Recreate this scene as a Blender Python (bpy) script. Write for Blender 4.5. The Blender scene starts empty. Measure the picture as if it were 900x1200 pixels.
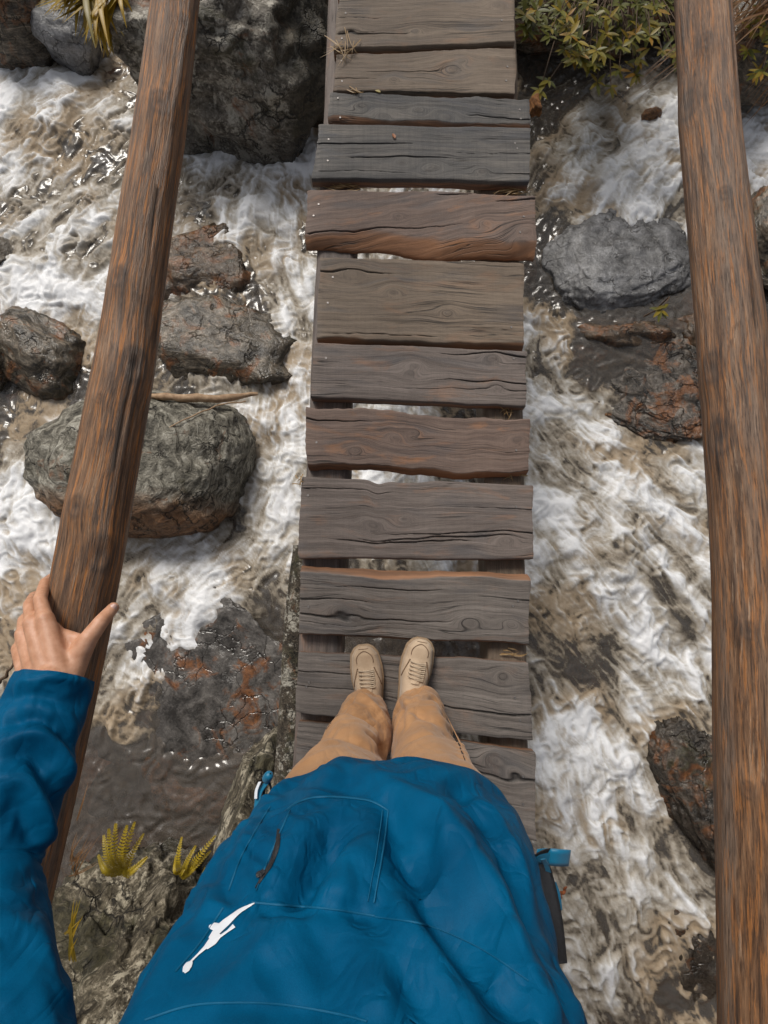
import bpy, bmesh, math, random
import numpy as np
from mathutils import Vector, Matrix
from mathutils.bvhtree import BVHTree

random.seed(7)
rng = np.random.default_rng(11)
sc = bpy.context.scene
COL = sc.collection

# ------------------------------------------------------------------ camera
CAM_H, TILT, FPX = 1.85, math.radians(9.5), 600.0      # height over the planks, tilt from straight down, focal length
cam_d = bpy.data.cameras.new('camera')
cam = bpy.data.objects.new('camera', cam_d); COL.objects.link(cam)
cam.location = (0, 0, CAM_H); cam.rotation_euler = (TILT, 0, 0)
cam_d.sensor_fit = 'VERTICAL'; cam_d.sensor_height = 36.0; cam_d.lens = 36.0 * FPX / 1200.0
cam_d.clip_start = 0.01; cam_d.clip_end = 400
sc.camera = cam

# ------------------------------------------------------------------ sky, sun, exposure (overcast)
SUN_EL, SUN_AZ = math.radians(46), math.radians(-24)    # azimuth from +Y towards +X
w = bpy.data.worlds.new('World'); sc.world = w; w.use_nodes = True
wt = w.node_tree; wt.nodes.clear()
sky = wt.nodes.new('ShaderNodeTexSky'); sky.sky_type = 'NISHITA'; sky.sun_disc = False
sky.sun_elevation = SUN_EL; sky.sun_rotation = SUN_AZ
sky.air_density = 1.0; sky.dust_density = 4.0; sky.ozone_density = 1.0
hs = wt.nodes.new('ShaderNodeHueSaturation'); hs.inputs['Saturation'].default_value = 0.28
bg = wt.nodes.new('ShaderNodeBackground'); bg.inputs['Strength'].default_value = 0.05
wo = wt.nodes.new('ShaderNodeOutputWorld')
wt.links.new(sky.outputs[0], hs.inputs['Color']); wt.links.new(hs.outputs[0], bg.inputs[0]); wt.links.new(bg.outputs[0], wo.inputs[0])
sun_d = bpy.data.lights.new('sun', 'SUN'); sun_d.energy = 1.5; sun_d.angle = math.radians(20); sun_d.color = (1.0, 0.94, 0.85)
sun = bpy.data.objects.new('sun', sun_d); COL.objects.link(sun)
sdir = Vector((math.sin(SUN_AZ) * math.cos(SUN_EL), math.cos(SUN_AZ) * math.cos(SUN_EL), math.sin(SUN_EL)))
sun.rotation_euler = sdir.to_track_quat('Z', 'Y').to_euler(); sun.location = (-1, 2, 6)
sc.view_settings.view_transform = 'Standard'; sc.view_settings.look = 'None'
sc.view_settings.exposure = 0.85; sc.view_settings.gamma = 1.0; sc.view_settings.use_curve_mapping = False
sc.cycles.use_denoising = True
sc.cycles.max_bounces = 8; sc.cycles.transparent_max_bounces = 12

# ------------------------------------------------------------------ helpers
CT, ST = math.cos(TILT), math.sin(TILT)
def ray(px, py):
    x, y = (px - 450) / FPX, (600 - py) / FPX
    return Vector((x, y * CT + ST, y * ST - CT))
def at(px, py, z):
    d = ray(px, py); t = (z - CAM_H) / d.z
    return Vector((d.x * t, d.y * t, z))
def to_px(P):
    P = np.asarray(P, float); q = P - np.array([0, 0, CAM_H])
    yc = q[:, 1] * CT + q[:, 2] * ST; zc = -q[:, 1] * ST + q[:, 2] * CT
    return np.stack([450 + FPX * q[:, 0] / -zc, 600 - FPX * yc / -zc], 1)

_P = rng.permutation(256); _P = np.concatenate([_P, _P, _P])
_A = rng.random(256) * 2 * math.pi; _G2 = np.stack([np.cos(_A), np.sin(_A)], 1).astype(np.float32)
_G3 = rng.normal(size=(256, 3)); _G3 /= np.linalg.norm(_G3, axis=1)[:, None]; _G3 = _G3.astype(np.float32)
def _fade(t): return t * t * t * (t * (t * 6 - 15) + 10)
def pn2(x, y, s=0):
    x = np.asarray(x, np.float32) + s * 17.31; y = np.asarray(y, np.float32) + s * 9.77
    xi = np.floor(x).astype(np.int32); yi = np.floor(y).astype(np.int32); xf = x - xi; yf = y - yi
    xi &= 255; yi &= 255; u = _fade(xf); v = _fade(yf)
    def g(a, b, fx, fy):
        h = _G2[_P[_P[(xi + a) & 255] + ((yi + b) & 255)]]
        return h[..., 0] * fx + h[..., 1] * fy
    n0 = g(0, 0, xf, yf) * (1 - u) + g(1, 0, xf - 1, yf) * u
    n1 = g(0, 1, xf, yf - 1) * (1 - u) + g(1, 1, xf - 1, yf - 1) * u
    return (n0 * (1 - v) + n1 * v) * 1.5
def pn3(p, s=0):
    p = np.asarray(p, np.float32) + s * 13.7
    i = np.floor(p).astype(np.int32); f = p - i; i &= 255; u = _fade(f)
    r = 0
    for a in (0, 1):
        wa = u[:, 0] if a else 1 - u[:, 0]
        for b in (0, 1):
            wb = u[:, 1] if b else 1 - u[:, 1]
            for c in (0, 1):
                wc = u[:, 2] if c else 1 - u[:, 2]
                h = _G3[_P[_P[_P[(i[:, 0] + a) & 255] + ((i[:, 1] + b) & 255)] + ((i[:, 2] + c) & 255)]]
                r = r + wa * wb * wc * (h[:, 0] * (f[:, 0] - a) + h[:, 1] * (f[:, 1] - b) + h[:, 2] * (f[:, 2] - c))
    return r * 1.5
def fbm2(x, y, o=4, s=0, g=0.5):
    r, a = 0, 1.0
    for k in range(o): r = r + a * pn2(x * 2 ** k, y * 2 ** k, s + k); a *= g
    return r
def fbm3(p, o=4, s=0, g=0.5):
    r, a = 0, 1.0
    for k in range(o): r = r + a * pn3(p * 2 ** k, s + k); a *= g
    return r
def sstep(a, b, x):
    t = np.clip((x - a) / (b - a), 0, 1); return t * t * (3 - 2 * t)

def tag(o, label=None, cat=None, group=None, kind=None):
    if label: o['label'] = label
    if cat: o['category'] = cat
    if group: o['group'] = group
    if kind: o['kind'] = kind
    return o
def empty(name, loc=(0, 0, 0)):
    o = bpy.data.objects.new(name, None); o.empty_display_size = 0.1; COL.objects.link(o); o.location = loc; return o
def link_mesh(name, me, mat=None, parent=None, loc=None):
    o = bpy.data.objects.new(name, me); COL.objects.link(o)
    if mat is not None and not me.materials: me.materials.append(mat)
    if parent is not None: o.parent = parent; 
    if loc is not None: o.location = loc
    return o
def mesh_np(name, V, F, smooth=True, attrs=None):
    """V (n,3); F (m,k) one face size, or a list of such arrays"""
    V = np.asarray(V, np.float32); Fs = F if isinstance(F, list) else [F]
    me = bpy.data.meshes.new(name); me.vertices.add(len(V)); me.vertices.foreach_set('co', V.ravel())
    nl = sum(f.size for f in Fs); npoly = sum(len(f) for f in Fs)
    me.loops.add(nl); me.polygons.add(npoly)
    me.loops.foreach_set('vertex_index', np.concatenate([np.asarray(f, np.int32).ravel() for f in Fs]))
    tot = np.concatenate([np.full(len(f), f.shape[1], np.int32) for f in Fs])
    st = np.concatenate([[0], np.cumsum(tot)[:-1]]).astype(np.int32)
    me.polygons.foreach_set('loop_start', st); me.polygons.foreach_set('loop_total', tot)
    me.polygons.foreach_set('use_smooth', np.full(npoly, smooth, bool))
    for k, a in (attrs or {}).items():
        at_ = me.attributes.new(k, 'FLOAT', 'POINT'); at_.data.foreach_set('value', np.asarray(a, np.float32).ravel())
    me.update(calc_edges=True)
    return me
def grid_faces(nu, nv, wrap=False):
    """verts indexed [i*nv + j], i along (nu), j across (nv)"""
    i = np.arange(nu - 1); j = np.arange(nv if wrap else nv - 1)
    I, J = np.meshgrid(i, j, indexing='ij'); J2 = (J + 1) % nv
    return np.stack([I * nv + J, I * nv + J2, (I + 1) * nv + J2, (I + 1) * nv + J], -1).reshape(-1, 4)
def from_bm(name, bm, mat, parent=None, smooth=True):
    me = bpy.data.meshes.new(name); bm.to_mesh(me); bm.free()
    if smooth:
        me.polygons.foreach_set('use_smooth', np.ones(len(me.polygons), bool))
    return link_mesh(name, me, mat, parent)
def resample(pts, n):
    P = np.array([list(p) for p in pts], float); d = np.concatenate([[0], np.cumsum(np.linalg.norm(np.diff(P, axis=0), axis=1))])
    t = np.linspace(0, d[-1], n); q = np.linspace(0, len(P) - 1, 1)
    # Catmull-Rom through the points
    k = np.clip(np.searchsorted(d, t, side='right') - 1, 0, len(P) - 2)
    f = ((t - d[k]) / np.maximum(d[k + 1] - d[k], 1e-9))[:, None]
    p0 = P[np.maximum(k - 1, 0)]; p1 = P[k]; p2 = P[k + 1]; p3 = P[np.minimum(k + 2, len(P) - 1)]
    return 0.5 * (2 * p1 + (p2 - p0) * f + (2 * p0 - 5 * p1 + 4 * p2 - p3) * f ** 2 + (3 * p1 - p0 - 3 * p2 + p3) * f ** 3)
def interp(ts, vs, t): return np.interp(t, ts, vs)
def frames(C, ref=(0, 0, 1)):
    T = np.gradient(C, axis=0); T /= np.linalg.norm(T, axis=1)[:, None]
    R = np.tile(np.array(ref, float), (len(C), 1)); S = np.cross(T, R); S /= np.linalg.norm(S, axis=1)[:, None]
    U = np.cross(S, T); return T, S, U
def tube(C, rad, nseg=12, ref=(0, 0, 1), caps=True):
    C = np.asarray(C, float); T, S, U = frames(C, ref); a = np.linspace(0, 2 * np.pi, nseg, endpoint=False)
    r = np.asarray(rad, float); r = np.full(len(C), r) if r.ndim == 0 else r
    V = C[:, None] + r[:, None, None] * (np.cos(a)[None, :, None] * S[:, None] + np.sin(a)[None, :, None] * U[:, None])
    F = [grid_faces(len(C), nseg, True)]
    V = V.reshape(-1, 3)
    if caps:
        F.append(np.arange(nseg)[None]); F.append(((len(C) - 1) * nseg + np.arange(nseg)[::-1])[None])
    return V, F
def tubes_mesh(name, items, smooth=True):
    Vs, Fs, o = [], [], 0
    for V, F in items:
        Vs.append(V); Fs += [f + o for f in F]; o += len(V)
    return mesh_np(name, np.concatenate(Vs), Fs, smooth)

# ------------------------------------------------------------------ material helper
class Mat:
    def __init__(s, name):
        s.m = bpy.data.materials.new(name); s.m.use_nodes = True; s.t = s.m.node_tree; s.t.nodes.clear()
        s.out = s.t.nodes.new('ShaderNodeOutputMaterial')
    def n(s, ty, inp=None, **kw):
        nd = s.t.nodes.new('ShaderNode' + ty)
        for k, v in kw.items(): setattr(nd, k, v)
        for k, v in (inp or {}).items(): s.set(nd.inputs[k], v)
        return nd
    def set(s, sock, v):
        if isinstance(v, bpy.types.NodeSocket): s.t.links.new(v, sock)
        else:
            if sock.type == 'RGBA' and len(v) == 3: v = (*v, 1)
            sock.default_value = v
    def attr(s, name, ty='GEOMETRY'): return s.n('Attribute', attribute_name=name, attribute_type=ty).outputs['Fac']
    def obj(s): return s.n('TexCoord').outputs['Object']
    def pos(s): return s.n('NewGeometry').outputs['Position']
    def vec(s, x, y, z): return s.n('CombineXYZ', {0: x, 1: y, 2: z}).outputs[0]
    def map(s, v, scale=(1, 1, 1), rot=(0, 0, 0), loc=(0, 0, 0)): return s.n('Mapping', {'Vector': v, 'Scale': scale, 'Rotation': rot, 'Location': loc}).outputs[0]
    def noise(s, v, scale, detail=4, rough=0.55, dist=0.0): return s.n('TexNoise', {'Vector': v, 'Scale': scale, 'Detail': detail, 'Roughness': rough, 'Distortion': dist}).outputs['Fac']
    def vor(s, v, scale, feat='F1', out='Distance', rand=1.0): return s.n('TexVoronoi', {'Vector': v, 'Scale': scale, 'Randomness': rand}, feature=feat).outputs[out]
    def math(s, op, a, b=0.0, clamp=False): return s.n('Math', {0: a, 1: b}, operation=op, use_clamp=clamp).outputs[0]
    def ramp(s, f, stops, interp='LINEAR'):
        nd = s.n('ValToRGB', {'Fac': f}); nd.color_ramp.interpolation = interp; e = nd.color_ramp.elements
        while len(e) > 1: e.remove(e[-1])
        for i, (p, c) in enumerate(stops):
            el = e[0] if i == 0 else e.new(p)
            el.position = p; el.color = (c, c, c, 1) if isinstance(c, (int, float)) else (*c, 1)
        return nd.outputs['Color']
    def mix(s, f, a, b, mode='MIX'):
        nd = s.n('Mix', data_type='RGBA', blend_type=mode, clamp_factor=True)
        s.set(nd.inputs[0], f); s.set(nd.inputs[6], a); s.set(nd.inputs[7], b); return nd.outputs[2]
    def bump(s, h, strength=0.5, dist=0.01, normal=None):
        d = {'Height': h, 'Strength': strength, 'Distance': dist}
        if normal is not None: d['Normal'] = normal
        return s.n('Bump', d).outputs[0]
    def bsdf(s, color, rough=0.6, normal=None, link=True, **kw):
        d = {'Base Color': color, 'Roughness': rough}; d.update(kw)
        if normal is not None: d['Normal'] = normal
        b = s.n('BsdfPrincipled', d)
        if link: s.t.links.new(b.outputs[0], s.out.inputs[0])
        return b.outputs[0]

# ------------------------------------------------------------------ materials
def wood_plank_mat(name, c_dark, c_mid, c_light, orange=0.25, burnt=0.0, cross=0.0):
    m = Mat(name); gu, gv = m.attr('gu'), m.attr('gv'); kn, ck, ed, sd = m.attr('knot'), m.attr('crack'), m.attr('wane'), m.attr('seed')
    v = m.vec(m.math('MULTIPLY', gu, 1.6), m.math('MULTIPLY', gv, 44.0), sd)
    v2 = m.vec(m.math('MULTIPLY', gu, 3.0), m.math('MULTIPLY', gv, 190.0), sd)
    vb = m.vec(m.math('MULTIPLY', gu, 4.0), m.math('MULTIPLY', gv, 9.0), sd)
    g1 = m.noise(v, 1.0, 5, 0.6, 0.4); g2 = m.noise(v2, 1.0, 3, 0.6); bl = m.noise(vb, 1.0, 3, 0.6)
    c_d2 = tuple(.45 * a_ + .55 * b_ for a_, b_ in zip(c_dark, c_mid)); col = m.ramp(g1, [(0.28, c_d2), (0.5, c_mid), (0.75, c_light)])
    col = m.mix(m.ramp(bl, [(0.35, 0.0), (0.7, 0.55)]), col, c_light)
    col = m.mix(m.ramp(g2, [(0.3, 0.42), (0.58, 0.0)]), col, c_dark)
    # saw marks across the board
    vs = m.vec(m.math('MULTIPLY', gu, 150.0), m.math('MULTIPLY', gv, 3.0), sd)
    saw = m.noise(vs, 1.0, 2, 0.5)
    col = m.mix(m.math('MULTIPLY', m.ramp(saw, [(0.35, 1.0), (0.55, 0.0)]), 0.08 + cross), col, c_dark)
    # orange worn fibre, dark wet stains, bluish weathering
    vo = m.vec(m.math('MULTIPLY', gu, 5.0), m.math('MULTIPLY', gv, 16.0), m.math('ADD', sd, 5.0))
    om = m.noise(vo, 1.0, 4, 0.6, 0.6)
    col = m.mix(m.math('MULTIPLY', m.ramp(om, [(0.56, 0.0), (0.72, 1.0)]), orange), col, (0.32, 0.14, 0.055))
    vd = m.vec(m.math('MULTIPLY', gu, 3.2), m.math('MULTIPLY', gv, 13.0), m.math('ADD', sd, 9.0))
    dm = m.noise(vd, 1.0, 3, 0.6, 0.3)
    col = m.mix(m.math('MULTIPLY', m.ramp(dm, [(0.55, 0.0), (0.7, 1.0)]), 0.5 + burnt), col, (0.05, 0.052, 0.06))
    fine = m.noise(m.vec(m.math('MULTIPLY', gu, 22.0), m.math('MULTIPLY', gv, 420.0), sd), 1.0, 4, 0.7); grit = m.noise(m.vec(m.math('MULTIPLY', gu, 260.0), m.math('MULTIPLY', gv, 300.0), sd), 1.0, 3, 0.7)
    col = m.mix(m.ramp(fine, [(0.36, 0.5), (0.5, 0.0)]), col, c_dark); col = m.mix(m.ramp(grit, [(0.56, 0.0), (0.72, 0.45)]), col, c_light)
    col = m.mix(m.math('MULTIPLY', kn, 0.65), col, (0.045, 0.035, 0.03))
    edn = m.ramp(m.math('MULTIPLY', ed, m.math('ADD', 0.55, g1)), [(0.35, 0.0), (0.7, 1.0)])
    col = m.mix(m.math('MULTIPLY', edn, 0.7), col, m.ramp(g1, [(0.3, (0.10, 0.045, 0.02)), (0.6, (0.34, 0.15, 0.06))]))
    # fine drying cracks along the grain
    vc = m.vec(m.math('MULTIPLY', gu, 1.1), m.math('MULTIPLY', gv, 42.0), m.math('ADD', sd, 2.0))
    fc = m.noise(vc, 1.0, 2, 0.5, 0.2); fl = m.ramp(fc, [(0.483, 0.0), (0.497, 1.0), (0.503, 1.0), (0.517, 0.0)])
    gate = m.ramp(m.noise(m.vec(m.math('MULTIPLY', gu, 3.0), m.math('MULTIPLY', gv, 7.0), m.math('ADD', sd, 3.0)), 1.0, 2), [(0.5, 0.0), (0.6, 1.0)])
    fl = m.math('MULTIPLY', fl, gate)
    ckc = m.math('MAXIMUM', m.math('MULTIPLY', fl, 0.8), ck, True)
    col = m.mix(ckc, col, (0.012, 0.010, 0.009))
    h = m.math('ADD', m.math('MULTIPLY', g2, 0.35), m.math('MULTIPLY', g1, 0.8))
    h = m.math('SUBTRACT', h, m.math('MULTIPLY', ckc, 1.2)); h = m.math('SUBTRACT', h, m.math('MULTIPLY', saw, 0.12)); h = m.math('ADD', h, m.math('MULTIPLY', fine, 0.35))
    m.bsdf(col, 0.72, m.bump(h, 0.6, 0.004)); return m.m

def log_mat(name, warm=1.0):
    m = Mat(name); gu, gv = m.attr('gu'), m.attr('gv'); kn, ck = m.attr('knot'), m.attr('crack')
    ang = m.attr('ang')
    cs = m.math('COSINE', ang); sn = m.math('SINE', ang)
    def V(su, sa, off):
        return m.vec(m.math('MULTIPLY', gu, su), m.math('ADD', m.math('MULTIPLY', cs, sa), m.math('MULTIPLY', gv, sa * 3)), m.math('ADD', m.math('MULTIPLY', sn, sa), off))
    g1 = m.noise(V(5.0, 4.5, 0), 1.0, 9, 0.72, 0.3); g2 = m.noise(V(22, 24, 4), 1.0, 6, 0.72, 0.1); big = m.noise(V(1.3, 1.2, 8), 1.0, 3, 0.55, 0.3)
    mid = m.noise(V(9, 10, 12), 1.0, 8, 0.72, 0.2)
    col = m.ramp(g1, [(0.34, (0.030, 0.016, 0.010)), (0.46, (0.125, 0.064, 0.033)), (0.58, (0.255, 0.138, 0.072)), (0.70, (0.38, 0.245, 0.15))])
    col = m.mix(m.ramp(big, [(0.45, 0.0), (0.66, 0.75)]), col, m.mix(m.ramp(g2, [(0.35, 0.0), (0.65, 1.0)]), (0.115, 0.084, 0.066), (0.27, 0.205, 0.16)))
    col = m.mix(m.math('MULTIPLY', m.ramp(mid, [(0.51, 0.0), (0.60, 1.0)]), 0.95 * warm), col, (0.46, 0.18, 0.045))
    col = m.mix(m.math('MULTIPLY', m.ramp(mid, [(0.34, 1.0), (0.44, 0.0)]), 0.7), col, (0.045, 0.026, 0.018))
    pale = m.noise(V(12, 12, 20), 1.0, 6, 0.7); pg = m.noise(V(2.2, 2.4, 24), 1.0, 2, 0.5)
    col = m.mix(m.math('MULTIPLY', m.ramp(pale, [(0.57, 0.0), (0.66, 0.75)]), m.ramp(pg, [(0.45, 0.0), (0.62, 1.0)])), col, (0.42, 0.31, 0.22))
    col = m.mix(m.math('MULTIPLY', m.ramp(g2, [(0.38, 0.85), (0.48, 0.0)]), 0.9), col, (0.038, 0.022, 0.015))
    col = m.mix(m.math('MULTIPLY', kn, 0.8), col, (0.03, 0.022, 0.02)); col = m.mix(ck, col, (0.012, 0.008, 0.006))
    h = m.math('ADD', m.math('MULTIPLY', g2, 0.7), m.math('ADD', g1, m.math('MULTIPLY', mid, 0.6))); h = m.math('SUBTRACT', h, ck)
    m.bsdf(col, m.ramp(mid, [(0.3, 0.38), (0.7, 0.6)]), m.bump(h, 0.8, 0.006)); return m.m

def rock_mat(name, dark, mid, light, lichen=0.3, moss=0.2, orange=0.0, wet_top=-1.1, scale=1.0, strat=0.5, wet=0.25, lich_col=(0.50, 0.47, 0.40), flow=(1, 1, 1), band=None, moss_shade_x=None, bk=0.9):
    m = Mat(name); o = m.obj(); p = m.pos()
    sv = m.map(o, flow)
    n1 = m.noise(sv, 4.0 * scale, 8, 0.65, 0.8); n2 = m.noise(sv, 16 * scale, 6, 0.7, 1.0); n3 = m.noise(o, 60 * scale, 3, 0.7)
    st = m.noise(m.map(sv, (2, 2, 14), (0.5, 0.3, 0)), 3.0 * scale, 5, 0.6, 0.8)
    a = m.math('ADD', m.math('MULTIPLY', n1, 0.38), m.math('ADD', m.math('MULTIPLY', n2, 0.36), m.math('MULTIPLY', n3, 0.26)))
    a = m.math('ADD', m.math('MULTIPLY', a, 1.0 - 0.35 * strat), m.math('MULTIPLY', st, 0.35 * strat))
    col = m.ramp(a, [(0.42, tuple(.7 * q_ for q_ in dark)), (0.51, tuple(.85 * q_ for q_ in mid)), (0.60, light)])
    if lichen > 0:
        l1 = m.noise(o, 5.5 * scale, 7, 0.72, 0.5); l2 = m.noise(o, 30 * scale, 4, 0.7)
        lm = m.ramp(m.math('ADD', m.math('MULTIPLY', l1, 0.7), m.math('MULTIPLY', l2, 0.3)), [(0.60 - 0.16 * lichen, 0.0), (0.64 - 0.14 * lichen, 1.0)])
        col = m.mix(m.math('MULTIPLY', lm, min(1.0, 0.5 + lichen)), col, m.mix(n3, tuple(0.6 * c for c in lich_col), lich_col))
    if moss > 0:
        mm = m.noise(o, 3.0 * scale, 6, 0.7, 0.6)
        col = m.mix(m.ramp(mm, [(0.58 - 0.2 * moss, 0.0), (0.66 - 0.2 * moss, 0.9)]), col, m.ramp(n2, [(0.35, (0.012, 0.011, 0.006)), (0.65, (0.06, 0.052, 0.022))]))
    if orange > 0:
        om = m.noise(o, 4.2 * scale, 5, 0.65, 0.8)
        col = m.mix(m.math('MULTIPLY', m.ramp(om, [(0.62 - 0.2 * orange, 0.0), (0.72 - 0.2 * orange, 1.0)]), 0.85), col, m.ramp(n2, [(0.35, (0.07, 0.028, 0.012)), (0.65, (0.26, 0.10, 0.03))]))
    if moss_shade_x is not None:  # dark moss on one side, with that side's shade painted into the colour
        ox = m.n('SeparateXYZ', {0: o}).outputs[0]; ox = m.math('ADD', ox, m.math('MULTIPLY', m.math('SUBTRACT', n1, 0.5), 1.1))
        col = m.mix(m.math('MULTIPLY', m.n('MapRange', {0: ox, 1: moss_shade_x - .06, 2: moss_shade_x + .10, 3: 0.0, 4: 1.0}).outputs[0], 0.9), col, m.ramp(a, [(0.42, (0.008, 0.007, 0.004)), (0.5, (0.03, 0.024, 0.013)), (0.6, (0.085, 0.066, 0.04))]))
    if band is not None:      # rusty stain along one side of the stone
        oy = m.n('SeparateXYZ', {0: o}).outputs[1]; oy = m.math('ADD', oy, m.math('MULTIPLY', m.math('SUBTRACT', n1, 0.5), 0.18))
        bmk = m.n('MapRange', {0: oy, 1: band[0], 2: band[1], 3: 1.0, 4: 0.0}).outputs[0]
        col = m.mix(m.math('MULTIPLY', bmk, m.ramp(a, [(0.40, 0.35), (0.52, 0.95)])), col, m.ramp(n2, [(0.35, (0.11, 0.045, 0.018)), (0.5, (0.25, 0.115, 0.045)), (0.65, (0.36, 0.20, 0.10))]))
    wv_ = m.n('VectorMath', {0: sv, 1: m.n('VectorMath', {0: m.n('TexNoise', {'Vector': o, 'Scale': 5.0 * scale, 'Detail': 4}).outputs['Color'], 'Scale': 0.30}, operation='SCALE').outputs[0]}, operation='ADD').outputs[0]
    ckr = m.math('MULTIPLY', m.ramp(m.vor(wv_, 3.6 * scale, 'DISTANCE_TO_EDGE'), [(0.0, 1.0), (0.035, 0.0)]), m.ramp(m.noise(o, 2.5 * scale, 2), [(0.46, 0.0), (0.56, 1.0)]))
    col = m.mix(m.math('MULTIPLY', ckr, 0.85), col, (0.008, 0.006, 0.004))
    z = m.n('SeparateXYZ', {0: p}).outputs[2]
    zz = m.math('ADD', z, m.math('MULTIPLY', m.math('SUBTRACT', n1, 0.5), 0.35))
    wt_ = m.n('MapRange', {0: zz, 1: wet_top - 0.06, 2: wet_top + 0.10, 3: 1.0, 4: 0.0}).outputs[0]
    col = m.mix(m.math('MULTIPLY', wt_, 0.55), col, (0.018, 0.014, 0.010))
    h = m.math('ADD', m.math('MULTIPLY', n2, 0.6), m.math('ADD', m.math('MULTIPLY', n1, 0.6), m.math('MULTIPLY', n3, 0.22)))
    h = m.math('SUBTRACT', m.math('ADD', h, m.math('MULTIPLY', st, 0.5 * strat)), m.math('MULTIPLY', ckr, 0.6))
    rough = m.n('MapRange', {0: wt_, 1: 0.0, 2: 1.0, 3: 0.8 - wet * 0.8, 4: 0.22}).outputs[0]
    m.bsdf(col, rough, m.bump(h, bk, 0.03)); return m.m

def simple_mat(name, c0, c1, scale=20, rough=0.6, bump=0.2, dist=0.003, **kw):
    m = Mat(name); o = m.obj(); n = m.noise(o, scale, 5, 0.6)
    m.bsdf(m.ramp(n, [(0.3, c0), (0.7, c1)]), rough, m.bump(n, bump, dist), **kw); return m.m

def leaf_mat(name, cols, rough=0.45):
    m = Mat(name); r = m.n('ObjectInfo').outputs['Random']; n = m.noise(m.obj(), 30, 3)
    k = len(cols); c = m.ramp(r, [(i / max(1, k - 1), cc) for i, cc in enumerate(cols)])
    c = m.mix(m.math('MULTIPLY', n, 0.5), c, tuple(0.45 * x for x in cols[0]))
    d = m.bsdf(c, rough, link=False)
    tr = m.n('BsdfTranslucent', {'Color': c}).outputs[0]
    m.t.links.new(m.n('MixShader', {0: 0.3, 1: d, 2: tr}).outputs[0], m.out.inputs[0]); return m.m

def water_mat():
    m = Mat('rushing_water'); f = m.attr('foam'); tn = m.attr('turbid'); p = m.pos()
    n1 = m.noise(p, 70, 5, 0.7, 0.4); n2 = m.noise(p, 230, 2, 0.6)
    fd = m.math('ADD', f, m.math('MULTIPLY', m.math('SUBTRACT', n1, 0.5), 0.30)); fd = m.math('ADD', fd, m.math('MULTIPLY', m.math('SUBTRACT', n2, 0.5), 0.08))
    col = m.ramp(fd, [(0.0, (0.050, 0.042, 0.033)), (0.18, (0.115, 0.095, 0.072)), (0.34, (0.245, 0.212, 0.168)), (0.52, (0.40, 0.365, 0.315)), (0.72, (0.58, 0.57, 0.555)), (0.95, (0.80, 0.81, 0.83))])
    col = m.mix(m.math('MULTIPLY', tn, 0.55), col, (0.33, 0.235, 0.14), 'MIX')
    nb = m.bump(m.math('ADD', n1, m.math('MULTIPLY', n2, 0.4)), m.ramp(f, [(0.1, 0.05), (0.5, 0.42)]), 0.010)
    foam = m.bsdf(col, 0.75, nb, link=False, **{'Specular IOR Level': 0.08})
    tr = m.n('BsdfTransparent', {'Color': (0.74, 0.62, 0.47)}).outputs[0]
    df = m.n('BsdfDiffuse', {'Color': (0.175, 0.155, 0.135)}).outputs[0]
    clear = m.n('MixShader', {0: 0.36, 1: tr, 2: df}).outputs[0]
    body = m.n('MixShader', {0: m.ramp(fd, [(0.06, 0.0), (0.32, 1.0)]), 1: clear, 2: foam}).outputs[0]
    rn = m.noise(m.map(p, (1, 1, 1)), 15, 4, 0.55, 0.5)
    nrm = m.bump(m.math('ADD', rn, m.math('MULTIPLY', n1, 0.10)), 0.14, 0.015)
    gl = m.n('BsdfGlossy', {'Color': (1, 1, 1), 'Roughness': 0.18, 'Normal': nrm}).outputs[0]
    fr = m.n('Fresnel', {'IOR': 1.42, 'Normal': nrm}).outputs[0]
    fr = m.math('MULTIPLY', m.math('MULTIPLY', fr, 1.3), m.ramp(fd, [(0.10, 1.0), (0.35, 0.05)]), True)
    m.t.links.new(m.n('MixShader', {0: fr, 1: body, 2: gl}).outputs[0], m.out.inputs[0])
    return m.m

# ------------------------------------------------------------------ setting: bed, water
WZ = -1.20
def axis_coords(a, b, step, far):
    core = np.arange(a, b + 1e-6, step); out, d, x = [], step, b
    while x < far: d *= 1.35; x += d; out.append(x)
    lo, d, x = [], step, a
    while x > -far: d *= 1.35; x -= d; lo.append(x)
    return np.concatenate([lo[::-1], core, out])

def bed_height(X, Y):
    h = -1.50 + 0.10 * fbm2(X * 0.9, Y * 0.9, 3, 3)
    a = pn2(X * 3.2, Y * 3.2, 21); b = pn2(X * 7, Y * 7, 22)
    h = h + 0.07 * (0.5 - np.abs(a)) + 0.03 * (0.5 - np.abs(b)) + 0.008 * fbm2(X * 22, Y * 22, 2, 24)
    bank = sstep(4.25, 5.4, Y + 0.35 * pn2(X * 0.6, Y * 0.6, 31)) + sstep(-2.15, -3.0, Y + 0.25 * pn2(X * 0.7, Y * 0.7, 32))
    h = h + bank * (1.30 + 0.25 * fbm2(X * 0.8, Y * 0.8, 4, 33))
    return h
xs = axis_coords(-3.6, 3.6, 0.035, 120); ys = axis_coords(-3.6, 5.8, 0.035, 120)
BX, BY = np.meshgrid(xs, ys, indexing='ij'); BZ = bed_height(BX, BY)
far = np.maximum(np.abs(BX), np.abs(BY)); BZ += np.maximum(0, far - 14) * 0.03 * (np.abs(BY) > 6)
me = mesh_np('stream_bed', np.stack([BX, BY, BZ], -1).reshape(-1, 3), grid_faces(len(xs), len(ys))[:, ::-1])
mb = Mat('stream_bed'); p = mb.pos(); n = mb.noise(p, 3.0, 8, 0.65, 0.5); v = mb.vor(p, 9.0, 'F1', 'Color'); nn = mb.noise(p, 26, 5, 0.65)
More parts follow.
